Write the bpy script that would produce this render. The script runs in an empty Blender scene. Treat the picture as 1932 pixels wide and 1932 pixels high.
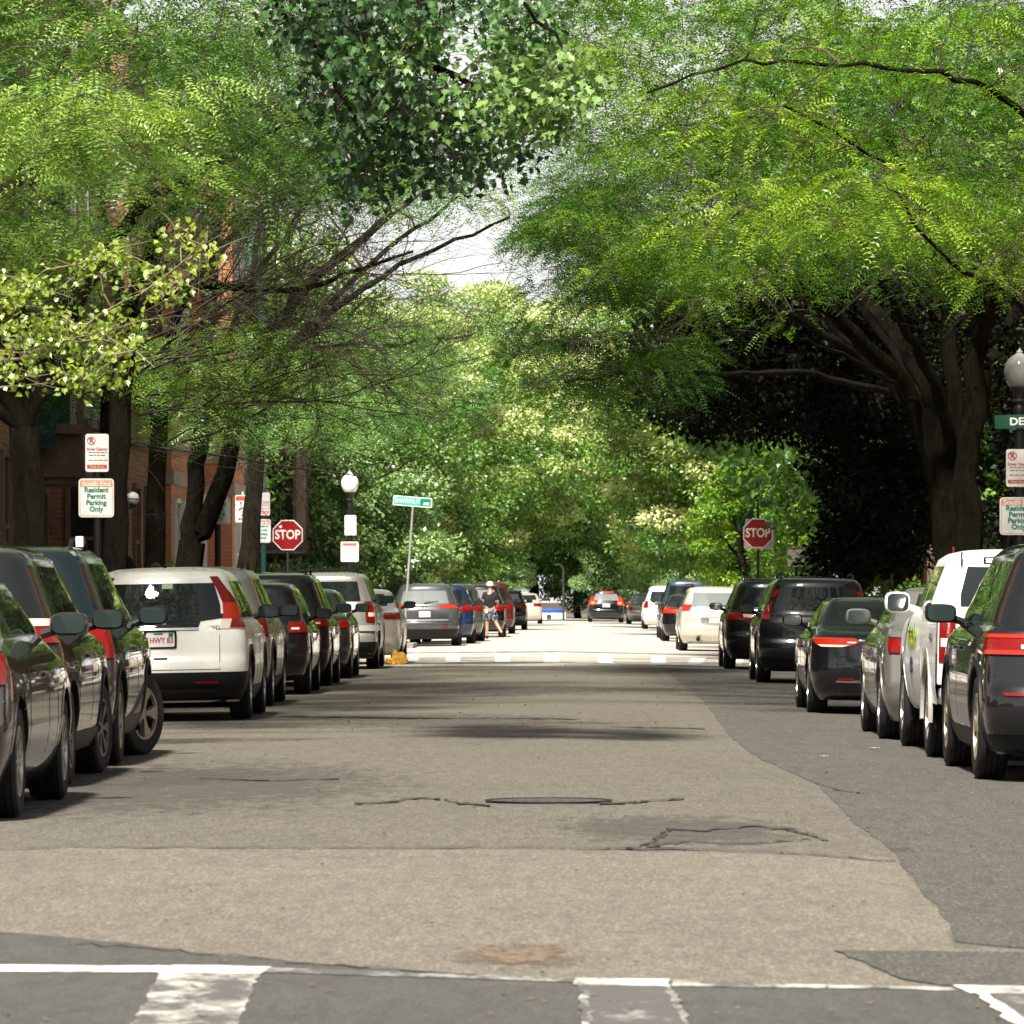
import bpy, bmesh, math, random
import numpy as np
C = bpy.context.scene.collection
PI = math.pi
R = math.radians
rng = np.random.default_rng(7)
random.seed(7)
CAMH = 1.27
def P(u, v, d):
    """a measured direction in the street (1932-unit survey of the view) at distance d, as a world point"""
    return np.array([(u-1055)/1e4*d, d, CAMH+(1127-v)/1e4*d])
def gz(x):                      # cross fall of the carriageway
    return -0.02*max(x, 0) - 0.011*max(-x, 0)
def G(u, v):                    # a point on the road surface
    d = 1e4*CAMH/(v-1127); x = (u-1055)/1e4*d
    d = 1e4*(CAMH-gz(x))/(v-1127); x = (u-1055)/1e4*d
    return x, d

# ---------------------------------------------------------------- materials
def newmat(name):
    m = bpy.data.materials.new(name); m.use_nodes = True
    nt = m.node_tree
    for n in list(nt.nodes): nt.nodes.remove(n)
    out = nt.nodes.new('ShaderNodeOutputMaterial')
    return m, nt, out
def N(nt, t, **kw):
    n = nt.nodes.new('ShaderNode'+t)
    for k, v in kw.items():
        if hasattr(n, k): setattr(n, k, v)
        else: n.inputs[k.replace('_', ' ')].default_value = v
    return n
def L(nt, a, b): nt.links.new(a, b)
def mixc(nt, fac, a, b, blend='MIX'):
    n = nt.nodes.new('ShaderNodeMix'); n.data_type = 'RGBA'; n.blend_type = blend
    for sock, val in ((n.inputs[0], fac), (n.inputs[6], a), (n.inputs[7], b)):
        if hasattr(val, 'links'): nt.links.new(val, sock)
        else: sock.default_value = val if not isinstance(val, tuple) else (*val, 1)
    return n.outputs[2]
def noise(nt, vec, scale, detail=3, rough=.55, lo=None, hi=None):
    n = N(nt, 'TexNoise'); n.inputs['Scale'].default_value = scale
    n.inputs['Detail'].default_value = detail; n.inputs['Roughness'].default_value = rough
    if vec is not None: L(nt, vec, n.inputs['Vector'])
    o = n.outputs[0]
    if lo is not None:
        r = N(nt, 'MapRange'); r.inputs[1].default_value = lo; r.inputs[2].default_value = hi
        L(nt, o, r.inputs[0]); o = r.outputs[0]
    return o
def objvec(nt, scale=(1, 1, 1)):
    t = N(nt, 'TexCoord'); m = N(nt, 'Mapping'); m.inputs['Scale'].default_value = scale
    L(nt, t.outputs['Object'], m.inputs['Vector']); return m.outputs[0]
def principled(nt, out, **kw):
    b = N(nt, 'BsdfPrincipled')
    for k, v in kw.items():
        s = b.inputs[k]
        if hasattr(v, 'links'): L(nt, v, s)
        else: s.default_value = (*v, 1) if isinstance(v, tuple) and len(v) == 3 else v
    L(nt, b.outputs[0], out.inputs[0]); return b
def bump(nt, b, h, strength=.3, dist=.01):
    n = N(nt, 'Bump'); n.inputs['Strength'].default_value = strength; n.inputs['Distance'].default_value = dist
    L(nt, h, n.inputs['Height']); L(nt, n.outputs[0], b.inputs['Normal'])
def plain(name, col, rough=.5, metal=0., var=.12, scale=6., spec=.5, coat=0.):
    m, nt, out = newmat(name)
    v = objvec(nt); f = noise(nt, v, scale, 4, .6, .3, .7)
    c = mixc(nt, f, tuple(x*(1-var) for x in col), tuple(min(1, x*(1+var)) for x in col))
    principled(nt, out, **{'Base Color': c, 'Roughness': rough, 'Metallic': metal, 'Specular IOR Level': spec, 'Coat Weight': coat})
    return m
def paint(name, col, metal=.3, rough=.32, dust=.12):
    if max(col) < .1: metal, dust, rough = metal*.25, dust*.25, max(rough, .34)
    m, nt, out = newmat(name)
    v = objvec(nt)
    f = noise(nt, v, 2.2, 5, .65, .45, .8)
    g = N(nt, 'Math', operation='MULTIPLY'); L(nt, f, g.inputs[0]); g.inputs[1].default_value = dust
    c = mixc(nt, g.outputs[0], col, (.17, .155, .13))
    rr = N(nt, 'MapRange'); L(nt, f, rr.inputs[0]); rr.inputs[3].default_value = rough*.8; rr.inputs[4].default_value = rough*1.35
    principled(nt, out, **{'Base Color': c, 'Roughness': rr.outputs[0], 'Metallic': metal, 'Coat Weight': 1. if max(col) < .35 else .25, 'Coat Roughness': .02, 'Specular IOR Level': .2 if max(col) < .1 else .5})
    return m
def emit(name, col, s):
    m, nt, out = newmat(name)
    e = N(nt, 'Emission'); e.inputs[0].default_value = (*col, 1); e.inputs[1].default_value = s
    L(nt, e.outputs[0], out.inputs[0]); return m
def asphalt(name, c1, c2, speck=.5, blot=.35, rough=.9, scale=38., stain=(.06, .05, .04), stain_amt=.25):
    m, nt, out = newmat(name)
    v = objvec(nt)
    vf = objvec(nt, (1, .22, 1)); fine = noise(nt, vf, scale, 3, .8, .30, .70)
    big = noise(nt, v, .55, 6, .62, .36, .66)
    vs = objvec(nt, (.35, .09, 1)); streak = noise(nt, vs, 1.6, 6, .68, .52, .74)
    vor = N(nt, 'TexVoronoi'); vor.inputs['Scale'].default_value = scale*1.5; L(nt, vf, vor.inputs['Vector'])
    sp = N(nt, 'MapRange'); L(nt, vor.outputs['Distance'], sp.inputs[0]); sp.inputs[1].default_value = .1; sp.inputs[2].default_value = .55
    base = mixc(nt, big, c1, c2)
    mm = N(nt, 'Math', operation='MULTIPLY'); L(nt, fine, mm.inputs[0]); mm.inputs[1].default_value = speck
    c = mixc(nt, mm.outputs[0], base, tuple(x*1.9 for x in c2))
    med = noise(nt, vf, 10., 5, .75, .42, .68); mq = N(nt, 'Math', operation='MULTIPLY'); L(nt, med, mq.inputs[0]); mq.inputs[1].default_value = .42
    c = mixc(nt, mq.outputs[0], c, tuple(x*.5 for x in c1))
    m3 = N(nt, 'Math', operation='MULTIPLY'); L(nt, sp.outputs[0], m3.inputs[0]); m3.inputs[1].default_value = speck*.8
    c = mixc(nt, m3.outputs[0], c, tuple(x*.42 for x in c1))
    m2 = N(nt, 'Math', operation='MULTIPLY'); L(nt, streak, m2.inputs[0]); m2.inputs[1].default_value = stain_amt
    c = mixc(nt, m2.outputs[0], c, stain)
    b = principled(nt, out, **{'Base Color': c, 'Roughness': rough, 'Specular IOR Level': .25})
    bump(nt, b, fine, .5, .012); return m
def faded(name, col1, col2, lo=.30, hi=.55):
    m, nt, out = newmat(name)
    v = objvec(nt, (1, .3, 1)); f = noise(nt, v, 7, 7, .75); g = noise(nt, v, 34, 3, .7, .3, .7)
    t = N(nt, 'TexCoord'); mp_ = N(nt, 'Mapping'); mp_.inputs['Location'].default_value = (-.5, -.5, 0); L(nt, t.outputs['Generated'], mp_.inputs['Vector'])
    sx = N(nt, 'SeparateXYZ'); L(nt, mp_.outputs[0], sx.inputs[0]); cx = N(nt, 'CombineXYZ'); L(nt, sx.outputs[0], cx.inputs[0]); L(nt, sx.outputs[1], cx.inputs[1])
    ln = N(nt, 'VectorMath', operation='LENGTH'); L(nt, cx.outputs[0], ln.inputs[0])
    r = N(nt, 'MapRange'); L(nt, ln.outputs['Value'], r.inputs[0]); r.inputs[1].default_value = .12; r.inputs[2].default_value = .5; r.inputs[3].default_value = .22; r.inputs[4].default_value = -.25
    ad = N(nt, 'Math', operation='ADD'); L(nt, f, ad.inputs[0]); L(nt, r.outputs[0], ad.inputs[1])
    q = N(nt, 'MapRange'); L(nt, ad.outputs[0], q.inputs[0]); q.inputs[1].default_value = lo+.1; q.inputs[2].default_value = hi+.1
    c = mixc(nt, g, col1, col2); b = N(nt, 'BsdfPrincipled'); L(nt, c, b.inputs['Base Color']); b.inputs['Roughness'].default_value = .95
    tr = N(nt, 'BsdfTransparent'); mx = N(nt, 'MixShader'); L(nt, q.outputs[0], mx.inputs[0]); L(nt, tr.outputs[0], mx.inputs[1]); L(nt, b.outputs[0], mx.inputs[2]); L(nt, mx.outputs[0], out.inputs[0]); return m
def worn_paint(name, col=(.78, .76, .7), lo=.35, hi=.6, under=(.09, .085, .08), bias=None):
    m, nt, out = newmat(name)
    v = objvec(nt, (1, .45, 1))
    f = noise(nt, v, 3.5, 8, .72, lo, hi)
    f2 = noise(nt, v, 30, 4, .7, .35, .75)
    mm = N(nt, 'Math', operation='MULTIPLY'); L(nt, f2, mm.inputs[0]); mm.inputs[1].default_value = .3
    a = N(nt, 'Math', operation='SUBTRACT', use_clamp=True); L(nt, f, a.inputs[0]); L(nt, mm.outputs[0], a.inputs[1])
    c = mixc(nt, a.outputs[0], under, col)
    principled(nt, out, **{'Base Color': c, 'Roughness': .8, 'Specular IOR Level': .3}); return m
def brickmat(name, c1, c2, mortar=(.30, .27, .24)):
    m, nt, out = newmat(name)
    t = N(nt, 'TexCoord'); s = N(nt, 'SeparateXYZ'); L(nt, t.outputs['Object'], s.inputs[0])
    ad = N(nt, 'Math', operation='ADD'); L(nt, s.outputs[0], ad.inputs[0]); L(nt, s.outputs[1], ad.inputs[1])
    cb = N(nt, 'CombineXYZ'); L(nt, ad.outputs[0], cb.inputs[0]); L(nt, s.outputs[2], cb.inputs[1])
    b = N(nt, 'TexBrick'); L(nt, cb.outputs[0], b.inputs['Vector'])
    b.inputs['Scale'].default_value = 1; b.inputs['Brick Width'].default_value = .23; b.inputs['Row Height'].default_value = .085
    b.inputs['Mortar Size'].default_value = .011; b.inputs['Color1'].default_value = (*c1, 1); b.inputs['Color2'].default_value = (*c2, 1)
    b.inputs['Mortar'].default_value = (*mortar, 1)
    f = noise(nt, t.outputs['Object'], 1.3, 5, .6, .35, .75)
    c = mixc(nt, f, b.outputs['Color'], tuple(x*.6 for x in c1))
    c = mixc(nt, .6, b.outputs['Color'], c)
    p = principled(nt, out, **{'Base Color': c, 'Roughness': .9}); bump(nt, p, b.outputs['Fac'], -.4, .01); return m
def barkmat(name, c1, c2):
    m, nt, out = newmat(name)
    v = objvec(nt, (1, 1, .22)); f = noise(nt, v, 13, 6, .75, .38, .66)
    v2 = objvec(nt); g = noise(nt, v2, 1.7, 4, .6, .4, .7)
    c = mixc(nt, f, c1, c2); c = mixc(nt, g, c, tuple(.8*x for x in (c2[0], c2[1]*1.1, c2[2])))
    p = principled(nt, out, **{'Base Color': c, 'Roughness': .95, 'Specular IOR Level': .1}); bump(nt, p, f, 1., .10); return m
def leafmat(name, lo, mid, hi, trans=.33, gloss=.05, rough=.42):
    m, nt, out = newmat(name)
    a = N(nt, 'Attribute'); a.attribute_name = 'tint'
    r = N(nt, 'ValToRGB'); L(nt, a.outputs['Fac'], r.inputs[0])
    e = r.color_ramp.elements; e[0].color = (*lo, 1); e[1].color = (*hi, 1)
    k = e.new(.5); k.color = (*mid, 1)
    d = N(nt, 'BsdfDiffuse'); L(nt, r.outputs[0], d.inputs[0])
    t = N(nt, 'BsdfTranslucent')
    tc = mixc(nt, 1., r.outputs[0], (1.0, 1.2, .4), 'MULTIPLY'); L(nt, tc, t.inputs[0])
    mx = N(nt, 'MixShader'); mx.inputs[0].default_value = trans; L(nt, d.outputs[0], mx.inputs[1]); L(nt, t.outputs[0], mx.inputs[2])
    g = N(nt, 'BsdfGlossy'); g.inputs['Roughness'].default_value = rough
    m2 = N(nt, 'MixShader'); m2.inputs[0].default_value = gloss; L(nt, mx.outputs[0], m2.inputs[1]); L(nt, g.outputs[0], m2.inputs[2])
    L(nt, m2.outputs[0], out.inputs[0]); return m

M = {}
M['road'] = asphalt('asphalt_old', (.118, .106, .087), (.150, .135, .111), .7, .5)
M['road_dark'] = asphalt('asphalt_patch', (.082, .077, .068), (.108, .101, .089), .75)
M['road_grey'] = asphalt('asphalt_grey', (.070, .068, .062), (.088, .085, .077), .40, scale=55)
M['road_tan'] = asphalt('asphalt_tan', (.150, .133, .108), (.188, .167, .136), .65)
M['road_far'] = asphalt('asphalt_sunlit', (.44, .405, .35), (.54, .495, .43), .25, stain_amt=.06)  # pale tone puts the open junction's daylight into the asphalt colour
M['crack'] = plain('crack_tar', (.028, .024, .02), .9, var=.4, scale=20)
M['gravel'] = faded('broken_asphalt', (.075, .058, .042), (.19, .135, .085), .42, .62); M['blotch'] = faded('dark_asphalt_blotch', (.060, .054, .047), (.085, .077, .066), .38, .75)  # blotch: darker asphalt tone that fades at its edges
M['line'] = worn_paint('road_paint', (.70, .69, .62), lo=.32, hi=.54)
M['line_worn'] = worn_paint('road_paint_worn', (.58, .58, .51), .43, .64)
M['walk'] = asphalt('pavement_concrete', (.22, .2, .18), (.30, .27, .24), .3)
M['kerb'] = asphalt('granite_kerb', (.24, .22, .2), (.34, .31, .29), .4)
M['soil'] = asphalt('soil', (.06, .048, .035), (.09, .07, .05), .4)
M['tyre'] = plain('tyre_rubber', (.012, .012, .012), .75, var=.3, scale=14, spec=.3)
M['plastic'] = plain('black_trim_plastic', (.008, .008, .0085), .5, var=.2, spec=.25)
M['under'] = plain('underbody_black', (.008, .008, .008), .85, spec=.2)
M['chrome'] = plain('chrome', (.6, .6, .6), .12, 1., .05)
M['alloy'] = plain('alloy_rim', (.46, .45, .43), .28, .9, .12)
M['alloy_tan'] = plain('dusty_alloy_rim', (.34, .29, .22), .42, .5, .25)
M['alloy_dark'] = plain('dark_alloy_rim', (.16, .14, .12), .35, .8, .2)
M['seam'] = plain('panel_gap', (.01, .01, .01), .8)
M['black_metal'] = plain('black_painted_metal', (.012, .012, .013), .45, .2, .2)
M['steel'] = plain('galvanised_steel', (.42, .43, .42), .45, .6, .2, 9)
M['white'] = plain('white_gloss', (.78, .77, .74), .4)
M['sign_white'] = plain('sign_white', (.80, .78, .73), .45, var=.05)
M['sign_shade'] = plain('sign_grey', (.42, .43, .41), .5, var=.08)
M['sign_red'] = plain('sign_red', (.30, .007, .010), .38, var=.08)
M['sign_green'] = plain('sign_green', (.0, .16, .085), .4, var=.08)
M['sign_darkgreen'] = plain('sign_dark_green', (.005, .075, .04), .4, var=.08)
M['sign_teal'] = plain('sign_teal_ink', (.02, .20, .15), .5, var=.1)
M['sign_salmon'] = plain('sign_salmon', (.66, .33, .17), .5, var=.08)
M['sign_pink'] = plain('sign_faded_red', (.52, .09, .07), .5, var=.1)
M['ink'] = plain('sign_ink', (.10, .09, .09), .6)
m, nt, out = newmat('tinted_glass')
principled(nt, out, **{'Base Color': (.010, .013, .012), 'Roughness': .015, 'IOR': 1.5, 'Specular IOR Level': .5}); M['glass'] = m
m, nt, out = newmat('pale_glass')
principled(nt, out, **{'Base Color': (.16, .18, .18), 'Roughness': .04, 'IOR': 1.6, 'Specular IOR Level': .8}); M['glass_pale'] = m
m, nt, out = newmat('mirror_glass')
principled(nt, out, **{'Base Color': (.02, .03, .028), 'Roughness': .03, 'Specular IOR Level': .35}); M['mirror'] = m
m, nt, out = newmat('lamp_red')
v_ = objvec(nt); wv = N(nt, 'TexWave', bands_direction='Z'); wv.inputs['Scale'].default_value = 22; wv.inputs['Distortion'].default_value = .6; L(nt, v_, wv.inputs['Vector'])
wr_ = N(nt, 'MapRange'); L(nt, wv.outputs['Fac'], wr_.inputs[0]); wr_.inputs[1].default_value = .25; wr_.inputs[2].default_value = .6
principled(nt, out, **{'Base Color': mixc(nt, wr_.outputs[0], (.12, .002, .002), (.22, .004, .003)), 'Roughness': .16, 'Coat Weight': .35, 'Specular IOR Level': .35}); M['red'] = m
m, nt, out = newmat('lamp_orange_red')
principled(nt, out, **{'Base Color': (.42, .018, .006), 'Roughness': .16, 'Coat Weight': .4}); M['orange'] = m
m, nt, out = newmat('lamp_clear')
principled(nt, out, **{'Base Color': (.72, .60, .48), 'Roughness': .1, 'Coat Weight': 1.}); M['clear'] = m
m, nt, out = newmat('globe_opal')
principled(nt, out, **{'Base Color': (.86, .86, .84), 'Roughness': .18, 'Subsurface Weight': .2}); M['globe'] = m
M['brake'] = emit('brake_light_on', (1., .010, .004), 5.)
M['brake_core'] = emit('brake_light_core', (1., .05, .012), 7.)
M['brick'] = brickmat('brick_orange', (.60, .22, .095), (.52, .17, .075), (.40, .30, .22))
M['brick_dark'] = brickmat('brick_red', (.42, .155, .085), (.33, .11, .06))
M['stone'] = plain('brownstone', (.36, .27, .21), .85, var=.2, scale=3)
M['stone_dark'] = plain('brownstone_dark', (.18, .12, .09), .85, var=.2, scale=3)
M['copper'] = plain('green_copper', (.10, .22, .17), .6, var=.25, scale=4)
M['greenpaint'] = plain('dark_green_paint', (.008, .055, .045), .35)
M['roof'] = plain('slate', (.05, .05, .055), .8)
M['winglass'] = plain('window_glass', (.02, .023, .026), .05, var=.3, spec=.8)
M['curtain'] = plain('white_curtain', (.72, .72, .7), .8)
M['bark'] = barkmat('bark_grey_brown', (.018, .014, .010), (.085, .066, .045))
M['bark_dark'] = barkmat('bark_dark', (.008, .0065, .005), (.036, .028, .019)); M['bark_moss'] = barkmat('bark_mossy', (.005, .0045, .003), (.042, .036, .020))
M['twig'] = plain('twig_bark', (.060, .045, .032), .9, var=.5, scale=3)
M['twig_pale'] = plain('twig_pale', (.20, .155, .10), .8, var=.25, scale=3)
M['locust'] = leafmat('leaf_locust', (.016, .050, .007), (.086, .205, .012), (.31, .43, .026), .30, .04)
M['locust_cool'] = leafmat('leaf_locust_cool', (.016, .050, .011), (.088, .195, .030), (.29, .41, .07), .29, .05)
M['locust_lit'] = leafmat('leaf_locust_lit', (.03, .09, .025), (.125, .29, .07), (.34, .52, .16), .32, .05)  # brighter locust leaf: light on the low left boughs put into the colour
M['locust_yellow'] = leafmat('leaf_yellow_green', (.14, .19, .02), (.28, .31, .03), (.42, .39, .05), .35, .06)
M['maple'] = leafmat('leaf_maple', (.008, .030, .007), (.040, .115, .020), (.21, .34, .085), .20, .05, .45)
M['maple_yellow'] = leafmat('leaf_maple_yellow', (.085, .15, .010), (.23, .32, .018), (.44, .48, .08), .34, .08)
M['dark_leaf'] = leafmat('leaf_near_black', (.004, .0045, .003), (.008, .009, .005), (.014, .016, .008), .08, .006)  # near-black leaf colour for the dark mass on the right
M['linden'] = leafmat('leaf_linden', (.024, .080, .014), (.105, .235, .03), (.34, .46, .10), .30, .06)
M['bloom'] = leafmat('leaf_blossom', (.20, .30, .07), (.44, .52, .17), (.74, .76, .42), .30, .05)
M['bush'] = leafmat('leaf_bush', (.040, .10, .028), (.12, .24, .065), (.34, .47, .17), .28, .08)
M['lime'] = leafmat('leaf_lime', (.05, .13, .012), (.16, .31, .02), (.40, .50, .05), .38, .05)

# ---------------------------------------------------------------- mesh collecting
class MB:
    def __init__(s): s.v = []; s.f = []; s.m = []; s.n = 0
    def add(s, verts, faces, mi=0):
        s.v.extend([tuple(map(float, p)) for p in verts])
        for f in faces: s.f.append(tuple(int(i)+s.n for i in f)); s.m.append(mi)
        s.n += len(verts); return s
    def box(s, x0, x1, y0, y1, z0, z1, mi=0, bev=0.):
        if bev:
            bm = bmesh.new(); bmesh.ops.create_cube(bm, size=1)
            for v in bm.verts: v.co = ((x0+x1)/2+v.co.x*(x1-x0), (y0+y1)/2+v.co.y*(y1-y0), (z0+z1)/2+v.co.z*(z1-z0))
            bmesh.ops.bevel(bm, geom=list(bm.edges), offset=bev, segments=2, affect='EDGES', profile=.6)
            bm.verts.index_update(); s.add([v.co[:] for v in bm.verts], [[v.index for v in f.verts] for f in bm.faces], mi); bm.free(); return s
        v = [(x, y, z) for z in (z0, z1) for y in (y0, y1) for x in (x0, x1)]
        return s.add(v, [(0, 2, 3, 1), (4, 5, 7, 6), (0, 1, 5, 4), (2, 6, 7, 3), (0, 4, 6, 2), (1, 3, 7, 5)], mi)
    def tube(s, pts, rad, k=8, mi=0, cap=True, knob=0):
        pts = np.array(pts, float); n = len(pts); rad = np.broadcast_to(rad, n)
        t = np.gradient(pts, axis=0); t /= np.linalg.norm(t, axis=1)[:, None]+1e-9
        ref = np.where(np.abs(t[:, 2:3]) > .9, np.array([[1., 0, 0]]), np.array([[0, 0, 1.]]))
        a = np.cross(t, ref); a /= np.linalg.norm(a, axis=1)[:, None]+1e-9; b = np.cross(t, a)
        an = np.arange(k)*2*PI/k
        kn = 1+(np.random.default_rng(int(abs(pts).sum()*1e3) % 99991).normal(0, knob, (1, k))+np.random.default_rng(5).normal(0, knob*.6, (n, k)) if knob else np.zeros((n, k)))
        v = pts[:, None]+(rad[:, None]*kn)[:, :, None]*(a[:, None]*np.cos(an)[None, :, None]+b[:, None]*np.sin(an)[None, :, None])
        f = [(i*k+j, i*k+(j+1) % k, (i+1)*k+(j+1) % k, (i+1)*k+j) for i in range(n-1) for j in range(k)]
        if cap: f += [tuple(range(k-1, -1, -1)), tuple(range((n-1)*k, n*k))]
        return s.add(v.reshape(-1, 3), f, mi)
    def lathe(s, prof, k=20, axis='z', c=(0, 0, 0), mi=0, cap=True):
        v = []
        for r, h in prof:
            for j in range(k):
                a = 2*PI*j/k; q = (r*math.cos(a), r*math.sin(a), h)
                if axis == 'x': q = (h, q[0], q[1])
                if axis == 'y': q = (q[0], h, q[1])
                v.append((q[0]+c[0], q[1]+c[1], q[2]+c[2]))
        n = len(prof)
        f = [(i*k+j, i*k+(j+1) % k, (i+1)*k+(j+1) % k, (i+1)*k+j) for i in range(n-1) for j in range(k)]
        if cap and prof[0][0] > 1e-5: f.append(tuple(range(k-1, -1, -1)))
        if cap and prof[-1][0] > 1e-5: f.append(tuple(range((n-1)*k, n*k)))
        return s.add(v, f, mi)
    def plate(s, poly, y, th, mi=0, c=(0, 0), mat=None):      # outline in x,z facing -y
        n = len(poly); v = [(p[0]+c[0], y, p[1]+c[1]) for p in poly]+[(p[0]+c[0], y+th, p[1]+c[1]) for p in poly]
        f = [tuple(range(n)), tuple(range(2*n-1, n-1, -1))]+[(i, i+n, (i+1) % n+n, (i+1) % n) for i in range(n)]
        return s.add(v, f, mi)
    def blob(s, c, r, k=12, e=1., mi=0):
        v = []; n = k//2+1
        f3 = lambda x: math.copysign(abs(x)**e, x)
        for i in range(n):
            th = PI*i/(n-1)
            for j in range(k):
                a = 2*PI*j/k
                v.append((c[0]+r[0]*f3(math.sin(th))*f3(math.cos(a)), c[1]+r[1]*f3(math.sin(th))*f3(math.sin(a)), c[2]+r[2]*f3(math.cos(th))))
        f = [(i*k+j, (i+1)*k+j, (i+1)*k+(j+1) % k, i*k+(j+1) % k) for i in range(n-1) for j in range(k)]
        return s.add(v, f, mi)
    def build(s, name, mats, parent=None, smooth=True, ang=40, loc=None):
        me = bpy.data.meshes.new(name); me.from_pydata(s.v, [], s.f)
        mats = mats if isinstance(mats, (list, tuple)) else [mats]
        for m in mats: me.materials.append(m)
        if len(mats) > 1: me.polygons.foreach_set('material_index', s.m)
        me.validate(); me.update()
        if smooth:
            me.polygons.foreach_set('use_smooth', [True]*len(me.polygons))
            me.set_sharp_from_angle(angle=R(ang))
        o = bpy.data.objects.new(name, me); C.objects.link(o)
        if parent is not None: o.parent = parent
        if loc is not None: o.location = loc
        return o
def tag(o, label=None, cat=None, group=None, kind=None):
    if label: o['label'] = label
    if cat: o['category'] = cat
    if group: o['group'] = group
    if kind: o['kind'] = kind
    return o
def empty(name, loc, label=None, cat=None, group=None, rz=0, rot=None):
    o = bpy.data.objects.new(name, None); C.objects.link(o); o.location = loc
    o.rotation_euler = rot or (0, 0, rz); o.empty_display_size = .3
    return tag(o, label, cat, group)
def rrect(w, h, r, k=4):
    p = []
    for cx, cz, a0 in ((w/2-r, h/2-r, 0), (-w/2+r, h/2-r, 90), (-w/2+r, -h/2+r, 180), (w/2-r, -h/2+r, 270)):
        for i in range(k+1):
            a = R(a0+90*i/k); p.append((cx+r*math.cos(a), cz+r*math.sin(a)))
    return p
def text(s, size, mat, parent, loc, name='lettering', rot=(PI/2, 0, 0), width=None, bold=0., line=1.):
    cu = bpy.data.curves.new(name, 'FONT'); cu.body = s; cu.size = size; cu.align_x = 'CENTER'; cu.align_y = 'CENTER'
    cu.extrude = .001; cu.offset = bold; cu.space_line = line; cu.resolution_u = 3
    t = bpy.data.objects.new(name, cu); C.objects.link(t)
    bpy.context.view_layer.update()
    me = bpy.data.meshes.new_from_object(t.evaluated_get(bpy.context.evaluated_depsgraph_get()))
    bpy.data.objects.remove(t); me.name = name
    if width:
        xs = [v.co.x for v in me.vertices]; k = width/(max(xs)-min(xs)); c = (max(xs)+min(xs))/2
        for v in me.vertices: v.co.x = (v.co.x-c)*k
    me.materials.clear(); me.materials.append(mat)
    o = bpy.data.objects.new(name, me); C.objects.link(o); o.parent = parent; o.location = loc; o.rotation_euler = rot
    return o
# ---------------------------------------------------------------- ground, road, pavements, markings
def sheet(name, xs, ys, zf, mat, kind='structure'):
    v = [(x, y, zf(x, y)) for y in ys for x in xs]; n = len(xs)
    f = [(j*n+i, j*n+i+1, (j+1)*n+i+1, (j+1)*n+i) for j in range(len(ys)-1) for i in range(n-1)]
    return tag(MB().add(v, f).build(name, mat), kind=kind)
sheet('ground', [-700, -60, 0, 60, 700], [-300, 0, 150, 420, 1500], lambda x, y: -.26, M['soil'])
KL, KR = -5.25, 5.2
sheet('road', [KL, -3, -1.5, 0, 1.5, 3, KR], [-25, 0, 30, 60, 90, 120, 160, 200, 260, 330, 420], lambda x, y: gz(x), M['road'])
mb = MB()
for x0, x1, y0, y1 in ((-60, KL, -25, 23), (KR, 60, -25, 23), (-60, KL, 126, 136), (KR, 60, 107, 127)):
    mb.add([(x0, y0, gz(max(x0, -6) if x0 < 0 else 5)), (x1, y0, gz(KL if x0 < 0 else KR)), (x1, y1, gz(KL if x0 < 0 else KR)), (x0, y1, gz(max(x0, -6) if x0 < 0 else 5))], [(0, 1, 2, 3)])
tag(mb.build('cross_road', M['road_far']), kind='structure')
zl, zr_ = gz(KL)+.14, gz(KR)+.14
mb = MB(); kb = MB()
for x0, x1, y0, y1 in ((-8.6, KL-.16, 23, 126), (-8.6, KL-.16, 136, 420)):
    mb.box(x0, x1, y0, y1, -.3, zl-.004); kb.box(KL-.16, KL, y0, y1, -.3, zl)
for x0, x1, y0, y1 in ((KR+.16, 8.6, 23, 107), (KR+.16, 8.6, 127, 420)):
    mb.box(x0, x1, y0, y1, -.3, zr_-.004); kb.box(KR, KR+.16, y0, y1, -.3, zr_)
kb.box(KL, -3.75, 136, 140.3, -.3, zl-.006)
tag(mb.build('pavement', M['walk'], smooth=False), kind='structure')
tag(kb.build('kerb', M['kerb'], smooth=False), kind='structure')

def patch(name, uv, mat, level, rag=.03, step=.35, seed=1, world=False):
    r = random.Random(seed)
    pts = [p if world else G(*p) for p in uv]; out = []
    if mat in (M['blotch'], M['gravel']):      # soft-edged patches fade out inside their own rectangle
        xs = [p[0] for p in pts]; ys = [p[1] for p in pts]; pts = [(min(xs), min(ys)), (max(xs), min(ys)), (max(xs), max(ys)), (min(xs), max(ys))]; rag = 0
    for i, a in enumerate(pts):
        b = pts[(i+1) % len(pts)]; ln = math.dist(a, b); n = max(1, min(60, int(ln/step)))
        for k in range(n):
            t = k/n; jx = r.gauss(0, rag*.7); jy = r.gauss(0, rag*.9)
            if k == 0: jx *= .4; jy *= .4
            out.append((a[0]+(b[0]-a[0])*t+jx, a[1]+(b[1]-a[1])*t+jy))
    bm = bmesh.new(); bm.faces.new([bm.verts.new((x, y, 0)) for x, y in out])
    bmesh.ops.bisect_plane(bm, geom=bm.verts[:]+bm.edges[:]+bm.faces[:], plane_co=(0, 0, 0), plane_no=(1, 0, 0))
    bmesh.ops.triangulate(bm, faces=bm.faces[:])
    for v in bm.verts: v.co.z = gz(v.co.x)+.0016*level
    bmesh.ops.recalc_face_normals(bm, faces=bm.faces[:])
    if bm.faces[0].normal.z < 0: bmesh.ops.reverse_faces(bm, faces=bm.faces[:])
    me = bpy.data.meshes.new(name); bm.to_mesh(me); bm.free(); me.materials.append(mat)
    o = bpy.data.objects.new(name, me); C.objects.link(o); return tag(o, kind='structure')
patch('road_patch', [(KL, 99.5), (KR, 97.5), (KR, 330), (KL, 330)], M['road_far'], 1, .02, 2, 3, True)  # sheet carrying the sunlit tone of the road past the tree shade
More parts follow.
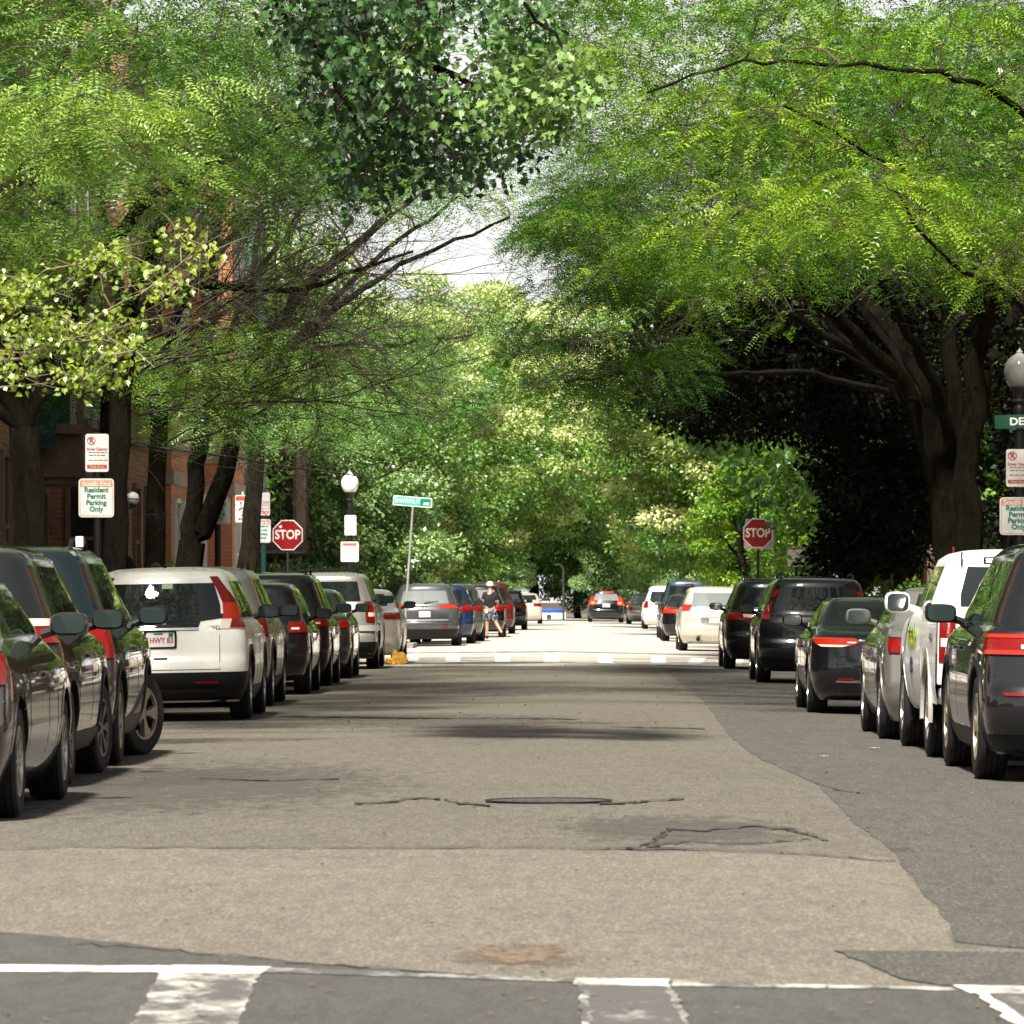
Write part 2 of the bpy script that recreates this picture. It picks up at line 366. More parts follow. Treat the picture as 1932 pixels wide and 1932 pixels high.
patch('road_patch', [(-900, 1600), (300, 1600), (900, 1604), (1690, 1618), (1740, 1690), (1795, 1750), (1800, 1790), (2600, 1800), (2600, 1900), (-900, 1900)], M['road_tan'], 1, .015, .3, 4)
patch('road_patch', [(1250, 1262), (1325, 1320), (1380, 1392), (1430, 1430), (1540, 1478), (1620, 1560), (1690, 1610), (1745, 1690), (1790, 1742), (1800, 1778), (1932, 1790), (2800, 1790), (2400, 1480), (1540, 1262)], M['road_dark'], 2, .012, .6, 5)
patch('road_patch', [(-900, 1700), (-100, 1752), (150, 1772), (420, 1804), (700, 1828), (900, 1841), (1100, 1852), (1400, 1862), (1700, 1868), (2700, 1890), (2700, 2150), (-900, 2150)], M['road_grey'], 3, .012, .12, 6)
patch('road_patch', [(1570, 1795), (1750, 1797), (2300, 1802), (2300, 1868), (1780, 1862), (1700, 1850), (1640, 1822)], M['road_dark'], 4, .01, .15, 7)
patch('road_patch', [(760, 1790), (960, 1765), (1120, 1770), (1200, 1805), (1160, 1840), (1060, 1850), (900, 1848), (790, 1835)], M['gravel'], 4, .025, .07, 8)
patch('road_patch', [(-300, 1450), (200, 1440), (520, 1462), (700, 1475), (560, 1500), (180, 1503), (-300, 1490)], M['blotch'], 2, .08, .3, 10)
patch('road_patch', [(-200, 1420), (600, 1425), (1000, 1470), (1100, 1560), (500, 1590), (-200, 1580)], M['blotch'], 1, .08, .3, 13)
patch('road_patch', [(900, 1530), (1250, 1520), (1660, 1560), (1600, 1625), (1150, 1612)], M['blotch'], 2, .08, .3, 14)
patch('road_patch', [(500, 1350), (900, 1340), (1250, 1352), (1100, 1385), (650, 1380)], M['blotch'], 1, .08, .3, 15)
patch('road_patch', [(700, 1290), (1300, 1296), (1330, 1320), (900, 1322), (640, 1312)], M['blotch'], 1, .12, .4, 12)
cr = MB()
def crack(pts, w, seed=0):
    r = random.Random(seed); q = [G(*p) for p in pts]; vs = []
    fine = []
    for a, b in zip(q[:-1], q[1:]):
        n = max(2, int(math.dist(a, b)/.09))
        fine += [(a[0]+(b[0]-a[0])*k/n+r.gauss(0, .018), a[1]+(b[1]-a[1])*k/n+r.gauss(0, .06)) for k in range(n)]
    fine.append(q[-1])
    for x, y in fine:
        ww = w*r.uniform(.25, 1.3); vs += [(x, y-ww, gz(x)+.009), (x, y+ww, gz(x)+.009)]
    cr.add(vs, [(2*i, 2*i+2, 2*i+3, 2*i+1) for i in range(len(fine)-1)])
crack([(660, 1518), (740, 1514), (790, 1507), (830, 1509)], .16, 1)
crack([(830, 1509), (870, 1516), (925, 1522)], .09, 2)
crack([(1130, 1519), (1180, 1516), (1290, 1508)], .10, 3)
crack([(1180, 1604), (1230, 1592), (1262, 1566), (1330, 1570), (1420, 1560), (1490, 1566), (1560, 1588)], .07, 4)
crack([(1150, 1600), (1320, 1604), (1480, 1610), (1610, 1622), (1690, 1626)], .05, 5)
crack([(1215, 1600), (1300, 1590), (1420, 1592), (1530, 1584)], .05, 6)
crack([(530, 1352), (800, 1356), (1090, 1358)], .22, 7)
crack([(1150, 1372), (1330, 1376)], .14, 8)
crack([(380, 1470), (520, 1474), (640, 1470)], .10, 9)
crack([(-40, 1604), (200, 1600), (520, 1602), (1150, 1603)], .035, 10)
crack([(1540, 1478), (1580, 1492), (1640, 1500)], .06, 13)
crack([(120, 1780), (420, 1806), (700, 1830), (900, 1844)], .022, 14)
tag(cr.build('road_cracks', M['crack'], smooth=False), kind='structure')

# painted markings ------------------------------------------------------------
def mark(mb, uv, mi, rag, seed, lev=4.2):
    r = random.Random(seed); pts = [G(*p) for p in uv]; top = []
    (a, b, c, d) = pts; n = max(4, int(math.dist(a, b)/.06)); m = max(2, int(math.dist(a, d)/.12))
    vs = []
    for j in range(m+1):
        for i in range(n+1):
            s, t = i/n, j/m
            x = (a[0]*(1-s)+b[0]*s)*(1-t)+(d[0]*(1-s)+c[0]*s)*t; y = (a[1]*(1-s)+b[1]*s)*(1-t)+(d[1]*(1-s)+c[1]*s)*t
            if i in (0, n): x += r.gauss(0, rag)
            if j in (0, m): y += r.gauss(0, rag)
            vs.append((x, y, gz(x)+.0018*lev))
    mb.add(vs, [(j*(n+1)+i, (j+1)*(n+1)+i, (j+1)*(n+1)+i+1, j*(n+1)+i+1) for j in range(m) for i in range(n)], mi)
mk = MB()
mark(mk, [(-200, 1822), (330, 1826), (330, 1838), (-200, 1836)], 0, .006, 1)
mark(mk, [(500, 1829), (1090, 1851), (1090, 1858), (500, 1838)], 1, .006, 2)
mark(mk, [(1270, 1853), (1560, 1862), (1560, 1868), (1270, 1864)], 1, .008, 3)
mark(mk, [(1560, 1862), (1800, 1867), (1800, 1872), (1560, 1868)], 1, .008, 4)
mark(mk, [(1800, 1862), (2300, 1867), (2300, 1882), (1830, 1877)], 0, .006, 5)
mark(mk, [(325, 1825), (515, 1828), (490, 1842), (300, 1840)], 0, .006, 6, 5.2)
mark(mk, [(300, 1840), (490, 1842), (400, 2050), (190, 2050)], 1, .007, 7)
mark(mk, [(1085, 1851), (1262, 1852), (1262, 1865), (1085, 1863)], 0, .006, 8, 5.2)
mark(mk, [(1092, 1863), (1262, 1865), (1370, 2060), (1115, 2060)], 2, .006, 9)
mark(mk, [(1092, 1863), (1108, 1863), (1130, 2060), (1108, 2060)], 1, .006, 10, 5.2)
mark(mk, [(1252, 1865), (1266, 1866), (1372, 2060), (1352, 2060)], 1, .006, 11, 5.2)
mark(mk, [(1860, 1877), (2300, 1880), (2300, 2060), (2080, 2060)], 2, .006, 12)
mark(mk, [(1838, 1877), (1862, 1877), (2110, 2060), (2070, 2060)], 0, .008, 13, 5.2)
for i, u in enumerate((762, 840, 934, 1026, 1128, 1228, 1296, 1370)):
    mark(mk, [(u+8*(i > 5), 1236+i*.8), (u+28+8*(i > 5), 1236.3+i*.8), (u+29, 1248.5+i*.8), (u, 1248+i*.8)], 3, .02, 20+i)
mark(mk, [(740, 1231), (1390, 1236), (1390, 1238), (740, 1233)], 1, .02, 40)
mark(mk, [(730, 1251), (1370, 1257), (1370, 1259), (730, 1253)], 1, .02, 41)
tag(mk.build('road_markings', [M['line'], M['line_worn'], worn_paint('road_paint_ghost', (.55, .53, .48), .52, .78), worn_paint('road_paint_fresh', (.86, .86, .84), .12, .3)], smooth=False), kind='structure')
# manhole
x, y = G(1035, 1512); mh = empty('manhole_cover', (x, y, gz(x)+.005), 'round dark iron manhole cover set in the cracked asphalt', 'manhole cover')
mb = MB().lathe([(.36, .0), (.36, .002), (.33, .003), (0, .003)], 40)
for i in range(-4, 5):
    for j in range(-4, 5):
        if i*i+j*j < 17: mb.box(i*.07-.02, i*.07+.02, j*.07-.02, j*.07+.02, .0035, .006)
mb.build('cover_plate', plain('cast_iron', (.085, .08, .075), .55, .4, .3), mh)
MB().lathe([(.365, .0), (.365, .006), (.40, .006), (.40, 0)], 40, cap=False).build('rim', M['black_metal'], mh)
# small litter
x, y = G(745, 1254)
mb = MB(); rr = random.Random(4)
bm = bmesh.new(); bmesh.ops.create_icosphere(bm, subdivisions=4, radius=1)
for v in bm.verts:
    c = v.co; k = 1+.35*math.sin(5*c.x+2*c.z)*math.cos(4*c.y+3*c.x)+rr.gauss(0, .03)
    v.co = (c.x*.19*k, c.y*.2*k, max(-.02, (c.z*.13*k+.06)*(1.2 if c.x > -.2 else .6)))
me = bpy.data.meshes.new('crumpled_bag'); bm.to_mesh(me); bm.free(); me.materials.append(plain('mustard_fabric', (.55, .29, .045), .7, var=.35, scale=14))
o = bpy.data.objects.new('crumpled_bag', me); C.objects.link(o); o.location = (x, y, gz(x)+.02)
tag(o, 'crumpled mustard yellow bag lying on the road by a parked car', 'bag')
for k, (u, v, w, lab) in enumerate(((1650, 1414, .042, 'small flat pale paper scrap on the dark patch, nearest the silver sedan'), (1555, 1430, .032, 'small pale paper scrap on the dark patch edge'), (690, 1256, .10, 'scrap of white paper on the road beside a parked car wheel'))):
    x, y = G(u, v); mb = MB(); n = 5; vs = [(i/n*w*2-w, j/n*w*1.6-w*.8, .004*math.sin(i*2.1+j*1.3)+.006) for j in range(n+1) for i in range(n+1)]
    mb.add(vs, [(j*(n+1)+i, j*(n+1)+i+1, (j+1)*(n+1)+i+1, (j+1)*(n+1)+i) for j in range(n) for i in range(n)])
    o = mb.build('paper_scrap', M['sign_shade'], loc=(x, y, gz(x)+.012)); tag(o, lab, 'litter', 'litter on the road')
# bits of leaf litter and grit: nobody could count them
vs = []; fs = []
for i in range(2600):
    if i < 1500: x = random.choice((KL+abs(random.gauss(0, .35)), KR-abs(random.gauss(0, .35)))); y = random.uniform(27, 120)
    else: x = random.uniform(-3.2, 3); y = 16+90*random.random()**1.6
    s = random.uniform(.008, .026)*(1 if y < 50 else 1.4); a = random.uniform(0, 6.3); n = len(vs)
    for k in range(4): vs.append((x+s*math.cos(a+k*PI/2)*(1 if k % 2 else .5), y+s*math.sin(a+k*PI/2)*(1 if k % 2 else .5), gz(x)+.011+s*.3*(k == 1)))
    fs.append((n, n+1, n+2, n+3))
tag(MB().add(vs, fs).build('leaf_litter', plain('dry_leaf', (.13, .085, .04), .9, var=.6, scale=2)), 'dry leaf bits scattered over the asphalt', 'leaf litter', kind='stuff')
# ---------------------------------------------------------------- cars (local: y forward from the rear bumper, z up)
def car_profile(k, Ln, H, b, opt):
    sl = opt.get('rear_slope', .45); ws = opt.get('shield_slope', 1.6)
    if k == 'suv':
        zr = H-.11; g = zr-b-.05
        z = [.20, .28, .40, .54, .63, .70, .85, b-.07, b, b+.05, b+.25, zr, H-.055, H-.022, H-.006, H]
        yr = [.28, .13, .03, 0, .01, .05, .06, .08, .11, .14, .14+sl*.2, .14+sl*g-.03, .14+sl*g+.01, .4+sl*g, .8+sl*g, 1.2+sl*g]
        fd = [.25, .1, .03, 0, 0, .02, .08, .25, .80, 1.15, 1.15+ws*.2, 1.15+ws*g, 1.25+ws*g, 1.45+ws*g, 1.75+ws*g, 2.1+ws*g]
        ins = [.11, .06, .02, 0, 0, 0, .005, .02, .045, .075, .075+.3*.2, .075+.37*g, .12+.37*g, .22+.37*g, .40+.37*g, .58+.37*g]
        rc = [.30, .32, .34, .36, .36, .36, .36, .36, .38, .40, .38, .36, .34, .34, .34, .34]
    elif k == 'sedan':
        zr = H-.075; dk = b+.06; g = zr-dk-.05; rs = opt.get('rear_slope', 1.5)
        z = [.18, .26, .38, .50, .60, .74, .88, b, dk, dk+.05, dk+.2, zr, H-.035, H-.014, H-.004, H]
        yr = [.28, .12, .03, 0, .0, .03, .06, .09, .20, .62, .62+rs*.15, .62+rs*g, .78+rs*g, 1.0+rs*g, 1.25+rs*g, 1.5+rs*g]
        fd = [.25, .1, .03, 0, .02, .12, .45, 1.0, 1.15, 1.28, 1.28+1.8*.15, 1.28+1.8*g, 1.4+1.8*g, 1.6+1.8*g, 1.85+1.8*g, 2.1+1.8*g]
        ins = [.11, .06, .02, 0, 0, .0, .01, .04, .075, .11, .11+.4*.15, .11+.48*g, .17+.48*g, .28+.48*g, .43+.48*g, .58+.48*g]
        rc = [.34, .36, .38, .42, .42, .42, .42, .42, .42, .40, .38, .36, .34, .34, .34, .34]
    elif k == 'cab':
        zr = H-.10; g = zr-b-.05; bl = opt['bed']
        z = [.36, .42, .55, .70, .85, 1.0, b-.05, b, b+.05, b+.25, zr, H-.05, H-.02, H-.006, H]
        yr = [bl+.02]*3+[bl]*5+[bl+.02, bl+.05, bl+.12, bl+.2, bl+.45, bl+.7, bl+.9]
        fd = [.25, .1, .02, 0, .02, .06, .3, 1.0, 1.2, 1.2+1.3*.2, 1.2+1.3*g, 1.3+1.3*g, 1.5+1.3*g, 1.7+1.3*g, 1.9+1.3*g]
        ins = [.09, .05, .02, 0, 0, .01, .03, .045, .07, .07+.3*.2, .07+.36*g, .13+.36*g, .25+.36*g, .4+.36*g, .55+.36*g]
        rc = [.08]*8+[.12, .18, .2, .22, .22, .22, .22]
    z, yr, fd, ins, rc = map(np.array, (z, yr, fd, ins, rc))
    zd = np.unique(np.concatenate([np.linspace(a, c, 5) for a, c in zip(z[:-1], z[1:])]))
    def sm(a):
        a = np.interp(zd, z, a)
        for _ in range(3):
            q = a.copy(); q[1:-1] = .25*a[:-2]+.5*a[1:-1]+.25*a[2:]; a = q
        return a
    return zd, sm(yr), Ln-sm(fd), sm(ins), sm(rc)
class Body:
    def __init__(s, k, Ln, W, H, belt, opt):
        s.k, s.L, s.W, s.H, s.b = k, Ln, W, H, belt
        s.z, s.yr, s.yf, s.ins, s.rc = car_profile(k, Ln, H, belt, opt)
        s.n = opt.get('corner', 2.7); s.cache = {}
    def pl(s, y): return 1-.04*np.abs((y-s.L*.5)/(s.L*.5))**3
    def half(s, z, nq=14, ns=26):
        f = lambda a: float(np.interp(z, s.z, a))
        yr, yf, w, rc = f(s.yr), f(s.yf), s.W/2-f(s.ins), f(s.rc)
        w = max(w, .05); rc = min(rc, (yf-yr)*.42); fc = min(.55, (yf-yr)*.42)
        a = np.linspace(0, PI/2, nq)**1.0; e = 2/s.n
        xa = w*np.sin(a)**e; ya = yr+rc*(1-np.maximum(np.cos(a), 0)**e)
        ys = np.linspace(yr+rc, yf-fc, ns)[1:-1]
        b = np.linspace(PI/2, 0, nq); xb = w*np.sin(b)**e; yb = yf-fc*(1-np.maximum(np.cos(b), 0)**e)
        x = np.concatenate([xa, np.full(len(ys), w), xb]); y = np.concatenate([ya, ys, yb])
        # gentle barrel of the rear face
        return x*s.pl(y), y
    def dense(s, z):
        k = round(z, 4)
        if k not in s.cache:
            x, y = s.half(z, 60, 90); q = np.concatenate([[0], np.cumsum(np.hypot(np.diff(x), np.diff(y)))]); s.cache[k] = (x, y, q)
        return s.cache[k]
    def qx(s, x): return lambda z: s._qx(z, x)
    def _qx(s, z, x):
        X, Y, q = s.dense(z); n = int(np.argmax(X)); sg = -1 if x < 0 else 1
        return sg*float(np.interp(abs(x), X[:n+1], q[:n+1]))
    def qy(s, y):             # position y on the flank
        def f(z):
            X, Y, q = s.dense(z); return float(np.interp(y, Y, q))
        return f
    def qw(s, dep):           # wrapped round the corner by dep
        def f(z):
            X, Y, q = s.dense(z); return float(np.interp(Y[0]+dep, Y, q))
        return f
    def pt(s, z, qv, off):
        X, Y, q = s.dense(z); sg = -1 if qv < 0 else 1; a = abs(qv)
        x = np.interp(a, q, X); y = np.interp(a, q, Y); e = .02
        dx = np.interp(a+e, q, X)-np.interp(max(a-e, 0), q, X); dy = np.interp(a+e, q, Y)-np.interp(max(a-e, 0), q, Y)
        if a < e: dx, dy = 1, 0
        l = math.hypot(dx, dy)+1e-9; nx, ny = dy/l, -dx/l
        return (sg*(x+nx*off), y+ny*off, z)
    def patch(s, mb, rows, off=.006, nz=3, nq=10, mirror=False, mi=0, base=-.004):
        rr = []
        for (z0, a0, b0), (z1, a1, b1) in zip(rows[:-1], rows[1:]):
            for t in np.linspace(0, 1, nz+1)[:-1]: rr.append((z0, z1, t, a0, a1, b0, b1))
        z0, a0, b0 = rows[-1]; rr.append((z0, z0, 0, a0, a0, b0, b0))
        ev = lambda f, z: f(z) if callable(f) else f
        for sg in ((1, -1) if mirror else (1,)):
            vs = []
            for o in (off, base):
                for z_0, z_1, t, a_0, a_1, b_0, b_1 in rr:
                    z = z_0+(z_1-z_0)*t; qa = ev(a_0, z)*(1-t)+ev(a_1, z)*t; qb = ev(b_0, z)*(1-t)+ev(b_1, z)*t
                    for k in range(nq+1): vs.append(s.pt(z, sg*(qa+(qb-qa)*k/nq), o))
            n, m = len(rr), nq+1; N0 = n*m
            f = [(i*m+j, i*m+j+1, (i+1)*m+j+1, (i+1)*m+j) for i in range(n-1) for j in range(m-1)]
            loop = [j for j in range(m)]+[i*m+m-1 for i in range(1, n)]+[(n-1)*m+j for j in range(m-2, -1, -1)]+[i*m for i in range(n-2, 0, -1)]
            f += [(loop[(i+1) % len(loop)], loop[i], loop[i]+N0, loop[(i+1) % len(loop)]+N0) for i in range(len(loop))]
            if sg < 0: f = [q[::-1] for q in f]
            mb.add(vs, f, mi)
        return mb
    def shell(s, arches, top=True):
        mb = MB(); vs = []; no = None
        for z in s.z:
            x, y = s.half(z); x = x.copy(); x[0] = 0; x[-1] = 0
            X = np.concatenate([x, -x[-2:0:-1]]); Y = np.concatenate([y, y[-2:0:-1]]); no = len(X)
            vs += [(a, b, z) for a, b in zip(X, Y)]
        f = []
        for i in range(len(s.z)-1):
            for j in range(no):
                q = (i*no+j, i*no+(j+1) % no, (i+1)*no+(j+1) % no, (i+1)*no+j)
                c = np.mean([vs[k] for k in q], axis=0)
                if any((c[1]-ay)**2+(c[2]-az)**2 < ar**2 and abs(c[0]) > s.W/2-.22 for ay, az, ar in arches): continue
                f.append(q)
        if top: f.append(tuple((len(s.z)-1)*no+j for j in range(no)))
        mb.add(vs, f); return mb
def arch_lip(mb, B, ay, az, r0, r1, out=.012, side=1):
    for sg in (side,):
        vs = []; n = 22
        for i in range(n+1):
            a = R(-24+228*i/n)
            for r in (r0, r1):
                y, z = ay+r*math.cos(a), max(az+r*math.sin(a), float(B.z[0])+.01)
                X, Y, q = B.dense(z); x = float(np.interp(y, Y, X))
                vs += [(sg*(x+out), y, z), (sg*(x-.07), y, z)]
        f = []
        for i in range(n):
            k = 4*i
            f += [(k, k+2, k+6, k+4), (k, k+4, k+5, k+1), (k+2, k+3, k+7, k+6)]
        if sg < 0: f = [q[::-1] for q in f]
        mb.add(vs, f)
def wheel(root, x, y, rad, wid, rimmat, spokes, yaw=0, lod=0):
    sg = 1 if x > 0 else -1
    w = MB(); h = wid/2; r = rad
    k = 28 if lod else 40
    prof = [(r*.62, -h*.86), (r*.80, -h), (r*.93, -h*.96), (r*.985, -h*.78)]
    for t in (-.55, -.2, .2, .55): prof += [(r, -h*.0+h*(t-.13)), (r, h*(t+.10)), (r*.975, h*(t+.12)), (r*.975, h*(t+.16))]
    prof += [(r*.985, h*.78), (r*.93, h*.96), (r*.80, h), (r*.62, h*.86), (r*.60, h*.2), (r*.60, -h*.2), (r*.62, -h*.86)]
    w.lathe(prof, k, 'x', cap=False)
    t = w.build('wheel', M['tyre'], root, loc=(x, y, rad)); t.rotation_euler = (0, 0, yaw)
    m = MB(); m.lathe([(r*.615, sg*h*.9), (r*.585, sg*h*.88), (r*.56, sg*h*.35), (r*.1, sg*h*.25), (0, sg*h*.25)], k, 'x', mi=1, cap=False)
    m.lathe([(r*.635, sg*h*.82), (r*.635, sg*h*.93), (r*.575, sg*h*.93), (r*.565, sg*h*.7)], k, 'x', cap=False)
    m.lathe([(r*.15, sg*h*.3), (r*.14, sg*h*.86), (0, sg*h*.9)], 14, 'x', cap=False)
    for i in range(spokes):
        a = 2*PI*i/spokes; da = .62*PI/spokes
        v = []
        for rr_, ww, hh in ((r*.10, .8*da, .86), (r*.36, .62*da, .84), (r*.60, .80*da, .90)):
            for q in (-1, 1):
                b = a+q*ww*(1.25 if rr_ < r*.2 else 1)
                for hx in (hh, .45): v.append((sg*h*hx, rr_*math.cos(b), rr_*math.sin(b)))
        f = []
        for j in (0, 4): f += [(j, j+4, j+6, j+2), (j, j+1, j+5, j+4), (j+2, j+6, j+7, j+3)]
        m.add(v, f)
    m.build('rim', [rimmat, M['under']], t)
    return t
def make_car(name, label, cat, group, pos, kind, Ln, W, H, pm, belt=1.0, wr=.34, ro=.95, wb=2.65, lod=0, rz=0., steer=0, glass=None, rim=None, spokes=5,
             lights=(), window=None, plate=None, ptxt=None, rails=False, clad=None, handle=True, badge=None, opt={}, mirror=True, wiper=False, extra=None, side=True, roll=None, zoff=0., stop=None, platemat=None):
    x, y = pos
    root = empty(name, (x, y, gz(x)+zoff), label, cat, group)
    root.rotation_euler = (0, (.02 if x > 0 else -.011) if roll is None else roll, rz)
    glass = glass or M['glass']; rim = rim or M['alloy']
    B = Body(kind, Ln, W, H, belt, opt); root_b = B
    yw = (ro, ro+wb); ar = wr+.06
    arches = [(a, wr+.01, ar) for a in yw]
    B.shell(arches).build('body', [pm], root, ang=50)
    u = MB()
    u.box(-W/2+.25, W/2-.25, .32, Ln-.35, .19, .62); 
    for a in yw:
        for sg in (1, -1):
            vs = []; n = 12
            for i in range(n+1):
                t = R(-20+220*i/n)
                for xx in (W/2-.05, W/2-.34): vs.append((sg*xx, a+(ar+.01)*math.cos(t), max(.2, wr+.01+(ar+.01)*math.sin(t))))
            u.add(vs, [(2*i, 2*i+1, 2*i+3, 2*i+2) for i in range(n)])
    u.build('underbody', M['under'], root)
    for a in (yw if kind != 'cab' else yw[1:]):
        for sg in (1, -1):
            lip = MB(); arch_lip(lip, B, a, wr+.01, ar-.012, ar+.045, .010 if clad else .004, sg); lip.build('wheel_arch', M['plastic'] if clad else pm, root)
    for a in yw:
        for sg in (1, -1): wheel(root, sg*(W/2-.13), a, wr, .23, rim, spokes, steer if a > Ln/2 else 0, lod)
    zroof = H-.11 if kind != 'sedan' else H-.075
    zb = belt+.05 if kind != 'sedan' else belt+.10
    if window:
        mb = MB(); B.patch(mb, [(z, B.qx(-w), B.qx(w)) for z, w in window], .005, 3, 14); mb.build('rear_window', glass, root)
    if clad:
        mb = MB(); z0 = float(B.z[0])+.02
        for sg in (1,):
            B.patch(mb, [(z0, 0., B.qw(ro-ar-.0 if ro-ar > .2 else .3)), (clad*.7, 0., B.qw(ro-ar)), (clad, 0., B.qw(.5))], .008, 3, 16, True)
        B.patch(mb, [(z0, B.qy(ro+ar+.03), B.qy(ro+wb-ar-.03)), (z0+.14, B.qy(ro+ar+.03), B.qy(ro+wb-ar-.03))], .008, 2, 10, True)
        mb.build('bumper', M['plastic'], root)
    # side glass
    yA = float(np.interp(zb, B.z, B.yf)); yA2 = float(np.interp(zroof, B.z, B.yf)); yD = float(np.interp(zb, B.z, B.yr)); yD2 = float(np.interp(zroof, B.z, B.yr))
    d0 = opt.get('dpillar', .42 if kind != 'sedan' else .30)
    if side:
        zt = zroof-.05; yA3 = yA+(yA2-yA)*.9; yD3 = yD+(yD2-yD)*.9
        p1 = ro+ar*.5+.35; p2 = ro+wb*.58; p3 = yA-.48
        mb = MB()
        segs = [(yD+d0+.12, yD3+d0+.05, p1-.03, p1-.01), (p1+.05, p1+.06, p2-.04, p2-.05), (p2+.05, p2+.04, p3, yA3-.32)]
        if kind == 'sedan' or p1-.1 < yD3+d0+.15: segs[0] = None; segs[1] = (max(yD+d0+.1, p1-.1), max(yD3+d0, p1-.05), p2-.04, p2-.05)
        if kind == 'cab': segs = [(yD+.16, yD3+.18, yD+.95, yD3+.95), (yD+1.05, yD3+1.05, p3, yA3-.32)]
        segs = [q for q in segs if q]
        for sg in (1, -1):
            for (a, a2, b, b2) in segs:
                mb = MB(); B.patch(mb, [(zb+.02, B.qy(a), B.qy(b)), (zt, B.qy(a2), B.qy(b2))], .004, 5, 8)
                if sg < 0: mb.v = [(-p[0], p[1], p[2]) for p in mb.v]; mb.f = [q[::-1] for q in mb.f]
                mb.build('side_window', glass, root)
        # door gaps
        if lod == 0:
            mb = MB(); zq = .34
            for yy in (p2, p2+ (yA-p2)*.62 if kind != 'cab' else yA-.2, ro+ar+.12 if kind != 'cab' else yD+.1):
                for sg in (1, -1):
                    mb = MB(); B.patch(mb, [(zq, B.qy(yy-.004), B.qy(yy+.004)), (zb, B.qy(yy-.004), B.qy(yy+.004))], .002, 8, 1)
                    if sg < 0: mb.v = [(-p[0], p[1], p[2]) for p in mb.v]; mb.f = [q[::-1] for q in mb.f]
                    mb.build('door_gap', M['seam'], root)
        if handle and lod < 2:
            for sg in (1, -1):
                for yy in (p2-.22, p2+.28 if False else p2+.95*0+(yA-p2)*.12-.0):
                    X, Y, q = B.dense(belt-.13); xx = float(np.interp(yy, Y, X))
                    MB().blob((sg*(xx+.018), yy, belt-.13), (.016, .10, .017), 10, .6).build('door_handle', M['chrome'] if handle == 'chrome' else pm, root)
    for i, lt in enumerate(lights):
        for sg in (1, -1):
            mb = MB(); rows = [(z, B.qx(a) if isinstance(a, float) else B.qw(a[0]), B.qw(b[0]) if isinstance(b, tuple) else B.qx(b)) for z, a, b in lt['rows']]
            B.patch(mb, rows, lt.get('off', .012), 3, 8)
            if sg < 0: mb.v = [(-p[0], p[1], p[2]) for p in mb.v]; mb.f = [q[::-1] for q in mb.f]
            tl = mb.build(lt.get('name', 'tail_light'), M[lt['mat']], root)
            if lod == 0 and lt['mat'] in ('red', 'orange') and 'off' not in lt:
                mb = MB(); e_ = .014; r0, r1 = lt['rows'][0], lt['rows'][-1]
                ext = lambda r, dz: (r[0]+dz, B.qx(r[1]-e_) if isinstance(r[1], float) else B.qw(r[1][0]), B.qw(r[2][0]+e_) if isinstance(r[2], tuple) else B.qx(r[2]))
                B.patch(mb, [ext(r0, -e_)]+[ext(r, 0) for r in lt['rows'][1:-1]]+[ext(r1, e_)], .007, 3, 8)
                if sg < 0: mb.v = [(-p[0], p[1], p[2]) for p in mb.v]; mb.f = [q[::-1] for q in mb.f]
                mb.build('lamp_bezel', M['plastic'], tl)
                zm = (r0[0]*.62+r1[0]*.38); xi = np.interp(zm, [r[0] for r in lt['rows']], [r[1] if isinstance(r[1], float) else .5 for r in lt['rows']]); h_ = (r1[0]-r0[0])*.10
                mb = MB(); B.patch(mb, [(zm-h_, B.qx(xi+.03), B.qx(xi+.13)), (zm+h_, B.qx(xi+.03), B.qx(xi+.13))], .016, 1, 4)
                if sg < 0: mb.v = [(-p[0], p[1], p[2]) for p in mb.v]; mb.f = [q[::-1] for q in mb.f]
                mb.build('reverse_light', M['clear'], tl)
                if kind != 'cab' and i == 0 and sg == 1 and window:
                    mb = MB(); zw = window[0][0]-.03; zg = .52 if kind == 'suv' else belt-.01
                    B.patch(mb, [(zg, B.qx(-.58), B.qx(.58)), (zg+.007, B.qx(-.58), B.qx(.58))], .002, 1, 12); mb.build('tailgate_gap', M['seam'], root)
    if plate:
        z, w, h = plate; yy = float(np.interp(z, B.z, B.yr))-.012
        pl_ = MB().plate(rrect(w, h, .02), yy, .010, 0, (0, z)).build('licence_plate', platemat or M['sign_white'], root)
        if ptxt:
            fr = MB(); a = rrect(w+.03, h+.03, .02); b = rrect(w-.012, h-.012, .02)
            vs = [(p[0], yy-.006, p[1]+z) for p in a]+[(p[0], yy-.006, p[1]+z) for p in b]+[(p[0], yy+.006, p[1]+z) for p in a]; n = len(a)
            fr.add(vs, [(i, (i+1) % n, (i+1) % n+n, i+n) for i in range(n)]+[(i+2*n, (i+1) % n+2*n, (i+1) % n, i) for i in range(n)]).build('plate_frame', M['plastic'], pl_)
            text(ptxt, .085, M['sign_pink'], pl_, (0, yy-.004, z-.01), 'plate_number', width=w*.86, bold=.002)
            MB().plate(rrect(.05, .04, .004), yy-.003, .002, 0, (w*.36, z+h*.30)).build('plate_sticker', M['sign_green'], pl_)
            MB().plate(rrect(.10, .018, .004), yy-.003, .002, 0, (-.02, z+h*.36)).build('plate_header', M['sign_teal'], pl_)
